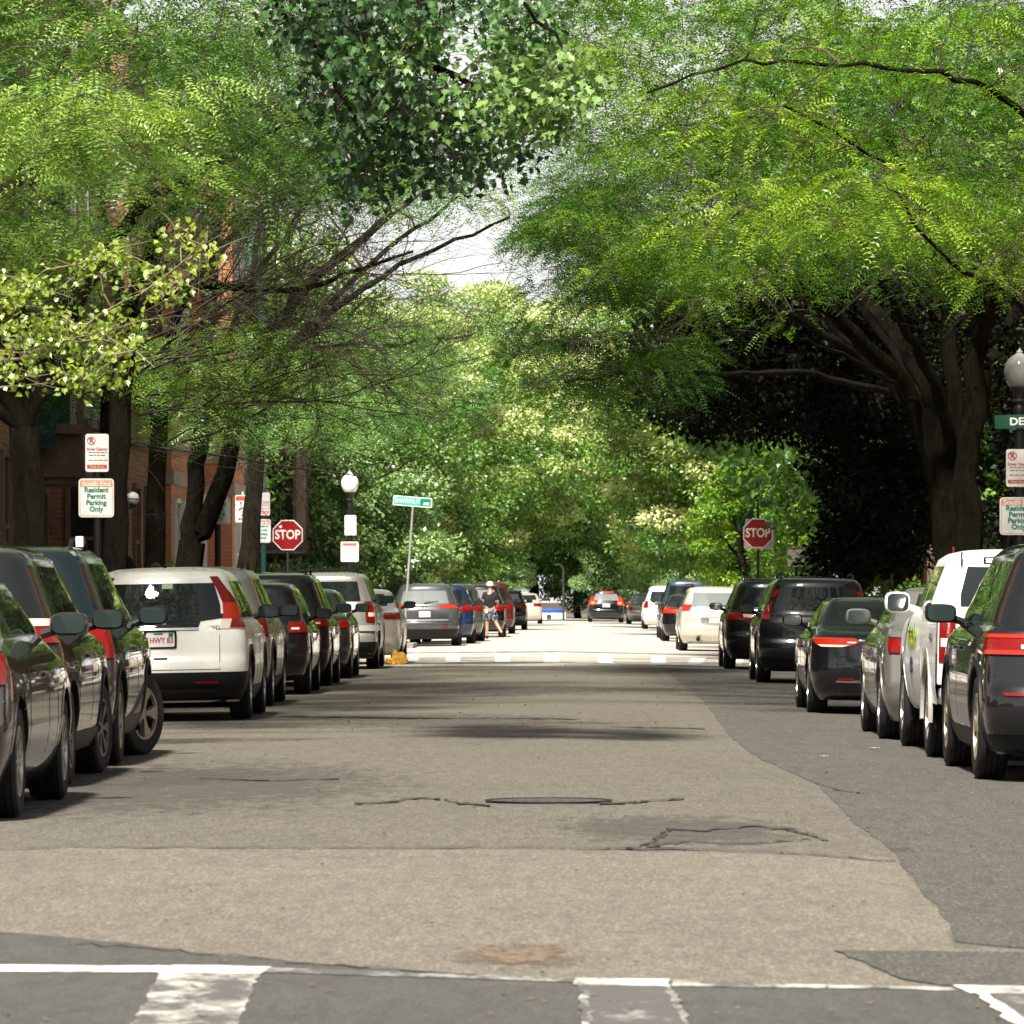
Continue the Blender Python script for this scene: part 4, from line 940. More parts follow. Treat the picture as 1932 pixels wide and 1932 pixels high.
def pad_locust(lv, c, r, n, g, tint, size=1., flat=.24):
    c = np.asarray(c)
    a = g.uniform(0, 2*PI, n); rho = r*np.sqrt(g.uniform(0, 1, n))
    out = np.stack([np.cos(a), np.sin(a), np.zeros(n)], 1)
    tl = g.normal(0, .25, 2)
    p = c+out*rho[:, None]; p[:, 2] += -flat*rho**2/r+g.normal(0, .05*r, n)+tl[0]*(p[:, 0]-c[0])+tl[1]*(p[:, 1]-c[1])
    d = norm(out*.9+g.normal(0, .34, (n, 3))+np.array([0, 0, -.18])); up = norm(np.array([0, 0, 1.])+g.normal(0, .35, (n, 3)))
    sprays(lv, p, d, up, g.uniform(.30, .52, n)*size, 9 if size < 1.3 else 4, (.066 if size < 1.3 else .09)*size, (.023 if size < 1.3 else .032)*size, tint+.22*(p[:, 2]-c[2])/r+g.normal(0, .10, n), g)  # tint rises with height: lit tops and shaded undersides put into leaf colour
def pad_leafy(lv, c, r, n, g, tint, size=.12, squash=.75, droop=.25, ratio=.62):
    c = np.asarray(c)
    q = norm(g.normal(0, 1, (n, 3)))*(r*g.uniform(.25, 1, n)**.45)[:, None]*np.array([1, 1, squash]); p = c+q
    d = norm(norm(q)*.7+g.normal(0, .6, (n, 3))+np.array([0, 0, -droop])); up = norm(np.array([0, 0, .9])+norm(q)*.5+g.normal(0, .4, (n, 3)))
    l = size*g.uniform(.65, 1.25, n)
    lv.quads(leaf_quads(p, d, up, l, l*ratio), tint+.13*q[:, 2]/r+g.normal(0, .09, n))  # upper leaves tinted lighter, lower ones darker: daylight put into the colour
def bez(a, b, c, n):
    t = np.linspace(0, 1, n)[:, None]; return a*(1-t)**2+2*b*t*(1-t)+c*t*t
def rough_path(pts, n, jit, g):
    pts = np.array(pts, float); q = np.concatenate([[0], np.cumsum(np.linalg.norm(np.diff(pts, axis=0), axis=1))]); t = np.linspace(0, q[-1], n)
    for _ in range(1):
        o = np.stack([np.interp(t, q, pts[:, k]) for k in range(3)], 1)
    for _ in range(2): o[1:-1] = .25*o[:-2]+.5*o[1:-1]+.25*o[2:]
    o[1:-1] += g.normal(0, jit, (n-2, 3)); return o
class Tree:
    def __init__(s, name, label, group, base, seed, cat='tree'):
        s.g = np.random.default_rng(seed); s.base = np.array(base, float)
        s.root = empty(name, tuple(base), label, cat, group)
        s.tr = MB(); s.br = MB(); s.lv = Leaves(); s.sk = []; s.skr = []
    def limb(s, pts, r0, r1, k=9, n=None, jit=.02, bark=True, e=.8):
        pts = np.array(pts, float)-s.base
        n = n or max(5, int(np.linalg.norm(np.diff(pts, axis=0), axis=1).sum()/.35)+2)
        p = rough_path(pts, n, jit, s.g); r = r0+(r1-r0)*np.linspace(0, 1, n)**e
        (s.tr if bark else s.br).tube(p, r, k, 0, True, .085 if bark and k > 8 else 0)
        s.sk.append(p[1:]); s.skr.append(r[1:]); return p
    def attach(s, c, rmax=.035, sag=.15):
        """a branch from the nearest wood to the pad centre c (local)"""
        sk = np.concatenate(s.sk); rr = np.concatenate(s.skr)
        dv = c-sk; dist = np.linalg.norm(dv, axis=1)+np.maximum(0, -dv[:, 2])*.8+np.maximum(0, .02-rr)*12
        i = int(np.argmin(dist)); a = sk[i]; ln = np.linalg.norm(c-a)
        if ln < .15: return
        m = (a+c)/2+np.array([0, 0, sag*ln])+s.g.normal(0, .06*ln, 3)
        n = max(4, int(ln/.3)+2); p = bez(a, m, c, n); p[1:-1] += s.g.normal(0, .025, (n-2, 3))
        r0 = min(rr[i]*.7, rmax, .010+.012*ln); r = np.linspace(max(r0, .007), .006, n)
        s.br.tube(p, r, 5, 0, False); s.sk.append(p[1:]); s.skr.append(r[1:])
    def twigs(s, c, r, n, length=.7, rad=.005):
        for _ in range(n):
            d = norm(s.g.normal(0, 1, 3)*np.array([1, 1, .6])); e = c+d*r*s.g.uniform(.6, 1.1)
            s.br.tube(bez(c, (c+e)/2+s.g.normal(0, .08*r, 3), e, 4), np.linspace(rad, .003, 4), 3, 0, False)
    def pads(s, cs, fn, tw=4, rmax=.035):
        cs = np.asarray(cs)-s.base
        o = np.argsort(np.linalg.norm(cs-s.sk[0][-1], axis=1))
        for c in cs[o]:
            if tw >= 0: s.attach(c, rmax)
            r = fn(c)
            if tw > 0: s.twigs(c, r, tw)
    def done(s, bark, leaf, twig=None):
        if s.tr.n: s.tr.build('trunk', bark, s.root, ang=80)
        if s.br.n: s.br.build('branches', twig or M['twig'], s.root, ang=80)
        if s.lv.v: s.lv.build('crown', leaf, s.root)
        return s.root
def box_pts(n, u0, u1, v0, v1, d0, d1, g, dmin=.0):
    out = []
    for _ in range(n*6):
        if len(out) >= n: break
        p = P(g.uniform(u0, u1), g.uniform(v0, v1), g.uniform(d0, d1))
        if dmin and any(np.linalg.norm(p-q) < dmin for q in out): continue
        out.append(p)
    return out
STL, STR = 'street trees along the left pavement', 'street trees along the right pavement'
def locust_pads(T, boxes):
    g = T.g
    for (n, u0, u1, v0, v1, d0, d1, tint, dens, size) in boxes:
        def fn(c):
            r = g.uniform(.40, .95)*size
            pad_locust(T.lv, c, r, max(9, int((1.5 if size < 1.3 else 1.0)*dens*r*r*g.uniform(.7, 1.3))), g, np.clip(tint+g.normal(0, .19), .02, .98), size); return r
        cs = [c for c in box_pts(int(n*1.25), u0, u1, v0, v1, d0, d1, g) if not (c[1] < 67 and -6.9 < c[0] < -4.1 and c[2] < 4.55)]   # boughs pruned clear of the parking signs
        if cs: T.pads(cs, fn, 5)
# -- left: locust nearest the camera
T = Tree('street_tree', 'feathery tree with a stout trunk behind the nearest parked cars, nearest on the left', STL, (-6.05, 60, zl), 11)
T.limb([(-6.05, 60, zl-.1), (-6.03, 60, 1.2), (-5.98, 60, 2.2), (-6.05, 59.9, 3.2)], .21, .17, 14, 10, .012)
a = T.sk[0][-1]+T.base
T.limb([a, (-6.4, 59.5, 4.2), (-6.6, 58.5, 6.2), (-6.3, 58, 9.5)], .13, .05)
T.limb([a, (-5.6, 59.8, 4.4), (-4.7, 59, 5.6), (-3.3, 58, 6.3), (-1.8, 57, 6.9)], .12, .03)
T.limb([a, (-6.2, 60.5, 4.6), (-5.6, 62, 7.2), (-4.6, 63, 9.5)], .11, .035)
T.limb([a, (-7.2, 59, 4.0), (-8.6, 57, 4.7)], .10, .03)
locust_pads(T, [(60, -150, 540, -80, 260, 51, 64, .46, 62, 1), (16, 60, 300, 165, 300, 49, 54, .85, 70, 1), (32, -120, 240, 360, 590, 53, 62, .54, 62, 1), (28, 250, 560, 90, 390, 56, 66, .46, 58, 1), (18, -80, 60, 690, 840, 57, 64, .30, 60, 1), (26, -400, 760, -460, -90, 56, 72, .5, 30, 1.6)])
T.done(M['bark'], M['locust_cool'])
T = Tree('street_tree', 'slim dark trunk right behind the pole with two parking signs', STL, (-5.85, 70, zl), 12)
T.limb([(-5.85, 70, zl-.1), (-5.88, 70, 1.6), (-5.82, 70, 3.6), (-5.7, 70, 5)], .19, .13, 12, 10, .012)
a = T.sk[0][-1]+T.base
T.limb([a, (-5.2, 69, 6.2), (-4.2, 68, 7.2), (-2.6, 67, 8.0)], .10, .03)
T.limb([a, (-6.1, 70, 6.5), (-6.0, 71, 9)], .10, .03)
T.limb([a, (-4.9, 71, 5.5), (-3.6, 72, 5.4), (-2.0, 72.5, 6.0)], .075, .02)
locust_pads(T, [(14, 60, 330, 640, 760, 73, 78, .50, 58, 1), (7, 330, 700, 300, 560, 66, 78, .4, 30, 1), (7, 380, 520, 430, 640, 66, 73, .5, 44, .8), (20, 480, 730, 160, 330, 62, 74, .45, 55, 1), (18, -100, 900, -380, -60, 66, 84, .5, 30, 1.6)])
T.done(M['bark_dark'], M['locust_cool'])
T = Tree('street_tree', 'dark trunk with a cut stub low on its left side', STL, (-5.95, 78, zl), 13)
T.limb([(-6.05, 78, zl-.1), (-6.0, 78, 1.3), (-5.93, 78, 2.4), (-5.9, 78, 4.6)], .18, .13, 12, 10, .012)
T.limb([(-6.0, 78, 1.15), (-6.22, 77.95, 1.55), (-6.36, 77.9, 1.85)], .10, .065, 9, 5, .005)
a = T.sk[0][-1]+T.base
T.limb([a, (-5.5, 77, 5.6), (-4.6, 76, 6.6), (-3.0, 75, 7.6), (-1.2, 74, 8.0)], .09, .025)
T.limb([a, (-6.0, 79, 7), (-5.6, 80, 9.5)], .09, .03)
locust_pads(T, [(22, 200, 480, 640, 740, 73, 85, .58, 56, 1), (16, 280, 640, 620, 760, 70, 76, .66, 60, 1)])
T.done(M['bark_dark'], M['locust_cool'])
T = Tree('street_tree', 'forked black trunk splitting into a wide V above the cars', STL, (-6.0, 84, zl), 14)
T.limb([(-6.05, 84, zl-.1), (-5.95, 84, 1.3), (-5.82, 84, 2.15)], .24, .20, 12, 8, .01)
T.limb([(-5.84, 84, 2.0), (-5.80, 84, 2.8), (-5.65, 84, 4.2), (-5.5, 83.6, 6.2), (-5.2, 83, 8.5)], .16, .09, 10)
T.limb([(-5.84, 84, 2.0), (-5.5, 84, 2.7), (-5.2, 84, 3.7), (-5.0, 83.8, 4.8), (-3.9, 83, 6.2), (-2.6, 82, 7.2)], .17, .05, 10)
T.limb([(-5.1, 83.9, 4.2), (-4.2, 84.5, 5.4), (-2.6, 85, 6.6), (-.8, 85.5, 7.4)], .09, .02, 8)
T.limb([(-5.6, 84, 4.6), (-4.8, 85, 6.6), (-3.3, 86, 8.6)], .08, .02, 8)
locust_pads(T, [(46, 280, 720, 690, 815, 76, 93, .78, 54, 1), (5, 850, 960, 370, 460, 84, 96, .7, 18, .9), (7, 480, 760, 640, 720, 78, 92, .55, 44, 1), (20, 600, 960, 250, 350, 80, 100, .66, 42, 1.1), (26, 300, 1100, -260, 60, 82, 104, .5, 34, 1.7)])
T.done(M['bark_dark'], M['locust_lit'])
T = Tree('street_tree', 'brown leaning trunk just left of the left stop sign', STL, (-6.05, 101, zl), 15)
T.limb([(-6.12, 101, zl-.1), (-5.95, 101, 1.8), (-5.8, 101, 3.6), (-5.7, 101, 5.2)], .21, .14, 12, 10, .012)
a = T.sk[0][-1]+T.base
T.limb([a, (-4.8, 100, 6.4), (-3.2, 99, 7.8), (-1.4, 98, 9.0)], .10, .025)
T.limb([a, (-4.6, 102, 5.9), (-3.0, 103, 6.2), (-1.4, 103, 6.4)], .08, .02)
T.limb([a, (-5.9, 101, 7), (-5.5, 102, 10)], .10, .03)
locust_pads(T, [(50, 520, 900, 560, 790, 92, 110, .68, 40, 1.1), (14, 540, 720, 740, 810, 96, 108, .65, 44, 1.1), (18, 540, 740, 230, 420, 92, 112, .5, 40, 1.2)])
T.done(M['bark'], M['locust_lit'])
# bare twiggy growth of the left trees: one dead crown, reads as a mesh of thin brown branches
T = Tree('bare_tree', 'half-dead tree of fine bare brown branches reaching over the left lane', STL, (-6.3, 73, zl), 16)
T.limb([(-6.3, 73, zl-.1), (-6.3, 73, 2), (-6.2, 73, 4.2)], .15, .11, 10, 8, .01)
def bare(p, d, ln, r, lev):
    n = 6; pts = [np.array(p)]; dd = np.array(d)
    for i in range(n-1):
        dd = norm(dd+T.g.normal(0, .13, 3)+np.array([.02, 0, .015])); pts.append(pts[-1]+dd*ln/(n-1))
    T.br.tube(np.array(pts)-T.base, np.linspace(r, r*.5, n), 5 if r > .02 else 3, 0, False)
    if lev > 0:
        for k in range(T.g.integers(3, 6)):
            i = T.g.integers(1, n); nd = norm(dd+T.g.normal(0, .6, 3))
            bare(pts[i], nd, ln*T.g.uniform(.5, .8), r*.55, lev-1)
for k in range(44):
    v0 = T.g.uniform(.0, 1.0); st = np.array([-6.1+T.g.normal(0, .15)+.5*T.g.uniform(0, 2), 73+T.g.normal(0, 1.2), 3.3+v0*2.9])
    bare(st, norm(np.array([1, T.g.normal(0, .4), .30+.7*v0+T.g.normal(0, .32)])), T.g.uniform(1.8, 3.4), .020, 3)
T.skr.append(np.full(len(T.sk[-1]), .03)) if len(T.skr) < len(T.sk) else None
locust_pads(T, [(22, 420, 900, 380, 760, 66, 75, .62, 30, .6)])

T.done(M['bark'], M['locust_cool'])
# -- right: the big spreading locust
T = Tree('street_tree', 'big spreading tree with many-stemmed mossy trunk beside the white pickup', STR, (6.0, 78, zr_), 21)
q = lambda u, v, d=78: P(u, v, d)
T.limb([(5.80, 78, zr_-.1), q(1796, 1060), q(1786, 960), q(1768, 880), q(1748, 800)], .27, .20, 18, 14, .02)
T.limb([(6.02, 78.1, zr_-.1), q(1818, 1060), q(1812, 960), q(1806, 860)], .25, .19, 18, 12, .02)
T.limb([(6.1, 77.8, zr_-.1), q(1832, 1060, 77.6), q(1822, 960, 77.6), q(1828, 860, 77.6), q(1842, 760, 77.4), q(1850, 600, 77), q(1842, 420, 76)], .26, .10, 16, 22, .03)
T.limb([q(1792, 930), q(1760, 830), q(1720, 745), q(1650, 665, 77), q(1570, 590, 76), q(1500, 530, 75), q(1420, 480, 73), q(1330, 452, 71)], .17, .04, 12, 26, .03)
T.limb([q(1798, 900), q(1770, 780), q(1735, 690), q(1670, 600, 79), q(1600, 530, 80), q(1540, 440, 82), q(1470, 380, 84)], .14, .035, 11, 24, .03)
T.limb([q(1806, 880), q(1768, 720, 77), q(1700, 600, 76), q(1640, 500, 75), q(1600, 400, 74)], .12, .03, 10, 22, .03)
T.limb([q(1830, 840), q(1860, 700, 78), q(1905, 600, 78), q(1960, 520, 78)], .12, .04, 10, 16, .03)
T.limb([q(1760, 830), q(1690, 740, 78), q(1600, 640, 78.5), q(1520, 560, 79), q(1440, 530, 80)], .10, .025, 10, 22, .03)
T.limb([q(1812, 900), q(1800, 740), q(1790, 600), q(1770, 480), q(1720, 370, 76), q(1670, 240, 74)], .14, .05, 11, 22, .03)
T.limb([q(1850, 640, 77), q(1890, 520, 75), q(1950, 380, 73), q(2000, 200, 72)], .12, .05, 9, 14, .03)
T.limb([q(1735, 770), q(1640, 690, 74), q(1560, 660, 72), q(1490, 630, 70), q(1430, 560, 69)], .045, .015, 7, 18, .03)
T.limb([q(1846, 520, 77), q(1800, 420, 66), q(1700, 330, 60), q(1600, 260, 58), q(1480, 200, 57)], .05, .014, 8, 18, .04)
T.limb([q(1960, 240, 60), q(1850, 150, 59), q(1640, 122, 58), q(1420, 116, 57), q(1300, 140, 57), q(1220, 175, 57)], .042, .014, 9, 22, .02)
T.limb([q(1990, 640, 64), q(1900, 560, 62), q(1830, 520, 60), q(1720, 430, 58), q(1690, 360, 57)], .045, .014, 8, 16, .03)
T.limb([q(1850, 560, 77), q(1780, 640, 70), q(1740, 640, 69), q(1700, 610, 68)], .03, .012, 6, 12, .03)
locust_pads(T, [(52, 1080, 1560, -60, 330, 60, 82, .48, 62, 1), (46, 1500, 2040, -60, 330, 58, 80, .42, 60, 1), (34, 1440, 2040, 330, 440, 60, 80, .50, 58, 1), (34, 1100, 1440, 320, 490, 66, 90, .48, 62, 1), (10, 1250, 1480, 420, 510, 66, 84, .50, 56, 1), (13, 1580, 1990, 430, 560, 58, 68, .46, 56, .9), (4, 1400, 1560, 500, 590, 62, 72, .46, 52, .8), (3, 1240, 1360, 560, 640, 66, 74, .4, 50, .8),
    (24, 1000, 1180, -60, 260, 66, 84, .55, 58, 1), (26, 1300, 1900, 80, 420, 56, 62, .72, 56, 1), (40, 1000, 2300, -480, -80, 64, 92, .55, 30, 1.7)])
T.done(M['bark_moss'], M['locust'])
T = Tree('street_tree', 'tree whose dark sprays hang lowest over the right lane', STR, (7.4, 100, zr_), 22)
T.limb([(7.4, 100, zr_-.1), (7.4, 100, 2.5), (7.0, 100, 5)], .24, .16, 10, 8, .012)
a = T.sk[0][-1]+T.base
T.limb([a, (4.6, 99, 6.4), (2.8, 97, 7.0), (1.0, 95, 7.2), (-.2, 93, 7.6)], .11, .025)
T.limb([a, (4.4, 97, 5.4), (2.9, 95, 5.3), (1.2, 93, 5.2), (.1, 92, 5.0)], .08, .018)
T.limb([a, (5.6, 101, 7), (4.6, 102, 10)], .1, .03)
locust_pads(T, [(28, 1000, 1290, 620, 742, 88, 100, .16, 62, 1.05), (30, 1030, 1160, 330, 560, 84, 98, .2, 70, 1.05), (26, 1120, 1300, 470, 570, 88, 104, .30, 60, 1.05), (46, 1180, 1990, -40, 470, 96, 110, .10, 56, 1.25), (40, 1040, 1300, 240, 480, 88, 108, .42, 54, 1.1), (22, 1000, 1500, -220, 60, 92, 112, .5, 34, 1.7)])  # low-tint boxes put the canopy's shaded depth into leaf colour
T.done(M['bark_dark'], M['locust'])
# -- overhanging maple in front, upper middle
T = Tree('maple_tree', 'dark broad-leaved maple bough hanging over the middle of the street', None, (-6.6, 46, zl), 31)
T.limb([(-6.6, 46, zl-.1), (-6.6, 46, 3), (-6.4, 46, 5.8)], .26, .20, 12, 8, .012)
T.limb([(-6.45, 46, 5.4), (-5.2, 46, 7.0), P(420, -120, 46), P(640, -20, 46), P(760, 110, 46), P(900, 170, 45.5), P(1040, 200, 45)], .13, .015, 9, 22, .03)
T.limb([P(420, -120, 46), P(620, 120, 46.6), P(690, 250, 46.4), P(715, 350, 46)], .05, .012, 7, 14, .03)
T.limb([P(640, -20, 46), P(820, -60, 45), P(980, -10, 44.5), P(1060, 90, 44)], .05, .012, 7, 14, .03)
MAPLE = [(0, 0), (.10, .06), (.34, .02), (.26, .18), (.50, .34), (.33, .42), (.36, .62), (.18, .58), (.0, 1.0)]
def maple_leaves(T, c, n, r, size, tint, g, sq=.8, face=.6):
    q = norm(g.normal(0, 1, (n, 3)))*(r*g.uniform(.1, 1, n)**.6)[:, None]*np.array([1, 1, sq])
    for i in range(n):
        d = norm(g.normal(0, .55, 3)+np.array([0, -.15, -.55])); up = norm(np.array([0, -.55*face, .85])+g.normal(0, .42, 3)); s = norm(np.cross(d, up)); u = np.cross(s, d)
        l = size*g.uniform(.65, 1.15); p = c+q[i]; fold = g.uniform(.05, .6)
        tt = tint+g.normal(0, .10)
        pr = [p+s*a*l+d*b*l+u*abs(a)*fold*l for a, b in MAPLE]; pl_ = [p-s*a*l+d*b*l+u*abs(a)*fold*l for a, b in MAPLE]
        mid = [p+d*b*l for b in (0, .2, .45, .7, 1.)]
        for ar in (pr, pl_):
            qs = [(mid[0], ar[1], ar[2], mid[1]), (mid[1], ar[3], ar[4], mid[2]), (mid[1], ar[2], ar[3], mid[1]), (mid[2], ar[5], ar[6], mid[3]), (mid[2], ar[4], ar[5], mid[2]), (mid[3], ar[7], ar[8], mid[3]), (mid[3], ar[6], ar[7], mid[3])]
            T.lv.quads(np.array(qs, float), tt)
def mp(boxes, size=.16, face=.6, rr_=.42):
    for n, u0, u1, v0, v1, d0, d1, tint, nl in boxes:
        cs = box_pts(n, u0, u1, v0, v1, d0, d1, T.g)
        T.pads(cs, lambda c: (maple_leaves(T, c, nl, rr_, size, np.clip(tint+T.g.normal(0, .12), 0, 1), T.g, .75, face), .4)[1], 2 if rr_ > .3 else 1, .02 if rr_ > .3 else .009)
mp([(20, 540, 700, -40, 60, 44, 48, .16, 58), (22, 600, 840, 0, 190, 44, 48, .22, 66), (30, 740, 1060, 20, 250, 43.5, 47, .62, 69), (12, 960, 1090, 130, 240, 43.5, 46, .75, 54), (14, 700, 960, 180, 300, 44, 47, .22, 62), (6, 640, 740, 260, 370, 45, 47, .10, 58), (7, 790, 980, 270, 315, 44, 46.5, .12, 46), (20, 520, 1000, -140, 0, 43, 49, .3, 58)], .092)  # box tints paint the bough's lit upper right and shaded underside
T.done(M['bark_dark'], M['maple'])
T = Tree('maple_sapling', 'young maple with yellow green leaves reaching in from the left edge', None, (-6.4, 47, zl), 32)
T.limb([(-6.4, 47, zl-.1), (-6.4, 47, 2), (-6.2, 47, 3.0)], .07, .05, 8, 8, .012)
T.limb([(-6.2, 47, 2.9), P(-40, 720, 46), P(60, 705, 46), P(170, 690, 45.8), P(270, 640, 45.6), P(330, 520, 45.4), P(385, 450, 45.2)][0:1]+[P(-40, 690, 46), P(110, 660, 46), P(190, 590, 45.8), P(290, 540, 45.6), P(345, 495, 45.4), P(380, 462, 45.2)], .024, .006, 7, 26, .008, False)
T.limb([(-6.2, 47, 2.8), P(-40, 745, 46), P(50, 722, 46), P(110, 716, 46), P(200, 712, 45.6)], .02, .006, 6, 14, .01, False)
T.limb([(-6.2, 47, 3.0), P(-30, 640, 46), P(30, 690, 45.7), P(100, 640, 45.6), P(180, 640, 45.5)], .016, .005, 6, 14, .01, False)
mp([(22, -30, 110, 520, 710, 45, 47, .45, 22), (26, 60, 270, 600, 730, 45, 46.6, .55, 24), (8, 130, 250, 470, 560, 45, 46, .5, 18), (7, 290, 350, 505, 570, 45, 46, .6, 16), (6, 335, 392, 440, 500, 45, 45.6, .62, 18), (5, 30, 120, 520, 600, 45, 46, .6, 18), (10, -20, 260, 600, 720, 45, 46, .4, 24)], .066, .8, .22)
T.done(M['bark'], M['maple_yellow'], M['twig_pale'])
# -- dense dark-leaved tree on the right
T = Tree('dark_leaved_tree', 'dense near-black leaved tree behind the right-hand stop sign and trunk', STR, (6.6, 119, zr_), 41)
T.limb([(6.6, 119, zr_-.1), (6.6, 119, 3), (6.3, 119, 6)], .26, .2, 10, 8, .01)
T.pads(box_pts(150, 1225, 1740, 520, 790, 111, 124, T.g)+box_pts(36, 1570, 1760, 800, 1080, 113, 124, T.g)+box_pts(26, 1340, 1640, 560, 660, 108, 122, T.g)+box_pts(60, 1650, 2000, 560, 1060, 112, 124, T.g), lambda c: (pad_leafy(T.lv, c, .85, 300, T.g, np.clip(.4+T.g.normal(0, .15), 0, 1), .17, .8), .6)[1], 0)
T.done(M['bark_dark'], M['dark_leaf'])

# -- far trees: six kinds, then copies
def round_tree(name, label, group, base, seed, H, Rr, leaf, npads, nl, size, z0=2.6, tint=.5, bark=None, low=False, bloom=None, cat='tree'):
    T = Tree(name, label, group, base, seed, cat); g = T.g; b = T.base
    T.limb([b+np.array([0, 0, -.2]), b+np.array([.1, 0, z0*.6]), b+np.array([0, .1, z0+1])], .10+.012*H, .08+.008*H, 9, 7, .015)
    top = T.sk[0][-1]+b
    for k in range(6):
        a = 2*PI*k/6+g.uniform(0, .6); e = b+np.array([math.cos(a)*Rr*.6, math.sin(a)*Rr*.6, z0+(H-z0)*g.uniform(.45, .8)])
        T.limb([top, (top+e)/2+np.array([0, 0, .4]), e], .07+.004*H, .02, 6, 8, .03)
    cs = []
    while len(cs) < npads:
        p = g.uniform(-1, 1, 3); r = np.linalg.norm(p)
        if r > 1 or r < .42: continue
        w = 1.0 if p[2] > -.3 else .85
        cs.append(b+np.array([p[0]*Rr*w, p[1]*Rr*w, z0+(H-z0)*(.5+.5*p[2])]))
    def fn(c):
        r = Rr*g.uniform(.17, .30); tt = np.clip(tint+g.normal(0, .16), .02, .95)
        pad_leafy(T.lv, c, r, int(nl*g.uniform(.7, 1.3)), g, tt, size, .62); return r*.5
    T.pads(cs, fn, 0, .05)
    if bloom:
        sv = T.lv; T.lv = Leaves()
        for c in cs:
            if g.uniform() < bloom:
                pad_leafy(T.lv, c-b+np.array([0, 0, Rr*.10])+g.normal(0, .2, 3), Rr*.20, int(nl*1.15), g, .72+g.normal(0, .15), size*1.05, .4)
        if T.lv.v: T.lv.build('blossom', M['bloom'], T.root)
        T.lv = sv
    return T.done(bark or M['bark_dark'], leaf)
def copy_tree(src, name_label, group, loc, rz, sc):
    r = src.copy(); C.objects.link(r); r.location = loc; r.rotation_euler = (0, 0, rz); r.scale = (sc, sc, sc)
    r['label'] = name_label
    if group: r['group'] = group
    elif 'group' in r: del r['group']
    for ch in src.children:
        c = ch.copy(); C.objects.link(c); c.parent = r
    return r
FG = 'leafy trees closing the far end of the street'
bush = round_tree('leafy_tree', 'low pale green tree with branches to the ground behind the globe lamp', None, (-6.0, 152, -.1), 51, 6.2, 3.1, M['bush'], 120, 330, .14, .6, .66)
limeT = round_tree('lime_green_tree', 'bright lime green tree behind the right-hand stop sign', None, (5.55, 157, -.1), 52, 5.6, 1.7, M['lime'], 52, 200, .13, 1.0, .42)
copy_tree(limeT, 'bright lime green tree right of the right-hand stop sign, beside a white notice', None, (8.3, 150, -.1), 2.2, .98)
bl1 = round_tree('flowering_tree', 'creamy flowering tree in the middle distance on the right of the gap', FG, (6.2, 186, -.1), 53, 14.5, 5.4, M['linden'], 170, 480, .16, 2.0, .58, bloom=.95)
bl2 = round_tree('flowering_tree', 'smaller creamy flowering tree left of the street centre', FG, (-6.6, 205, -.1), 54, 12.0, 5.0, M['linden'], 150, 460, .16, 1.8, .58, bloom=.5)
gr1 = round_tree('leafy_tree', 'mid green tree just beyond the pale green one on the left', FG, (-7.4, 172, -.1), 55, 10.5, 4.4, M['linden'], 160, 440, .15, 1.4, .45)
spec = [(gr1, 'green tree on the right beyond the slate blue van', (6.8, 212, -.1), 1.2, 1.05), (gr1, 'deep green tree shading the left kerb far along', (-5.6, 238, -.1), 2.6, 1.15),
        (bl1, 'tall flowering tree on the right, farther along than the first', (6.0, 232, -.1), 2.0, 1.08), (bl1, 'flowering tree on the left near the end of the street', (-4.2, 288, -.1), 4.0, 1.30),
        (bl2, 'flowering tree on the right near the end of the street', (6.5, 262, -.1), 3.0, 1.3), (gr1, 'green tree right behind the braking car', (5.2, 300, -.1), 4.4, 1.35),
        (gr1, 'green tree left of the braking car at the street end', (-1.6, 322, -.1), .5, 1.45), (bl2, 'rounded pale tree behind the crossing van', (-6.4, 318, -.1), 5.1, 1.45),
        (gr1, 'broad green tree on the far right horizon', (12.0, 318, -.1), 3.3, 1.6), (bl1, 'tall pale tree at the far left horizon', (-14.0, 322, -.1), 1.1, 1.35),
        (gr1, 'green garden tree seen over the roofs on the left', (-14.5, 215, -.1), 2.2, 1.3), (gr1, 'green garden tree seen over the roofs on the right', (15, 205, -.1), 5.2, 1.5), (bl1, 'pale tree high over the right-hand row', (14, 255, -.1), .4, 1.45),
        (gr1, 'green tree beside the lime tree beyond the right junction', (11.5, 168, -.1), 3.9, 1.05), (bl2, 'pale tree behind the half-dead branches on the left', (-11.5, 188, -.1), 2.8, 1.15)]
for src, lab, loc, rz, s_ in spec: copy_tree(src, lab, FG, loc, rz, s_)
# hedges and shrubs
def shrub(label, x, y, w, d, h, leaf, n, seed, flowers=0):
    root = empty('shrub', (x, y, zl if x < 0 else zr_), label, 'shrub'); g = np.random.default_rng(seed); lv = Leaves()
    for _ in range(n):
        c = np.array([g.uniform(-w, w), g.uniform(-d, d), h*g.uniform(.15, .9)]); pad_leafy(lv, c, .32, 90, g, g.uniform(.2, .7), .085, .9)
    lv.build('foliage', leaf, root)
    mb = MB()
    for k in range(5): mb.tube([(g.uniform(-w, w)*.3, g.uniform(-d, d)*.3, -.1), (g.uniform(-w, w)*.7, g.uniform(-d, d)*.7, h*.7)], [.025, .01], 5)
    mb.build('stems', M['twig'], root)
    if flowers:
        for k in range(flowers):
            fl = Leaves(); pad_leafy(fl, np.array([g.uniform(-w, w), -d-.1, h*g.uniform(.5, 1.)]), .13, 60, g, .9, .06, .9); fl.build('flower_head', M['curtain'], root)
shrub('dark shrub with white flower heads by the first trunk on the left', -7.0, 63, .7, .9, 2.0, M['maple'], 40, 61, 4)
shrub('ivy-dark hedge below the signs against the brick wall', -7.1, 76, .6, 3.5, 1.7, M['maple'], 70, 62)
shrub('yellow green shrub poking up behind the white crossover', -6.9, 93, .5, 1.2, 1.9, M['lime'], 34, 63)
shrub('low bright shrub on the right pavement past the wagon', 7.4, 109, .8, 2.0, 1.5, M['lime'], 40, 64)
shrub('green shrub filling the left corner beyond the junction', -6.5, 144, 1.6, 1.2, 2.2, M['bush'], 80, 65)
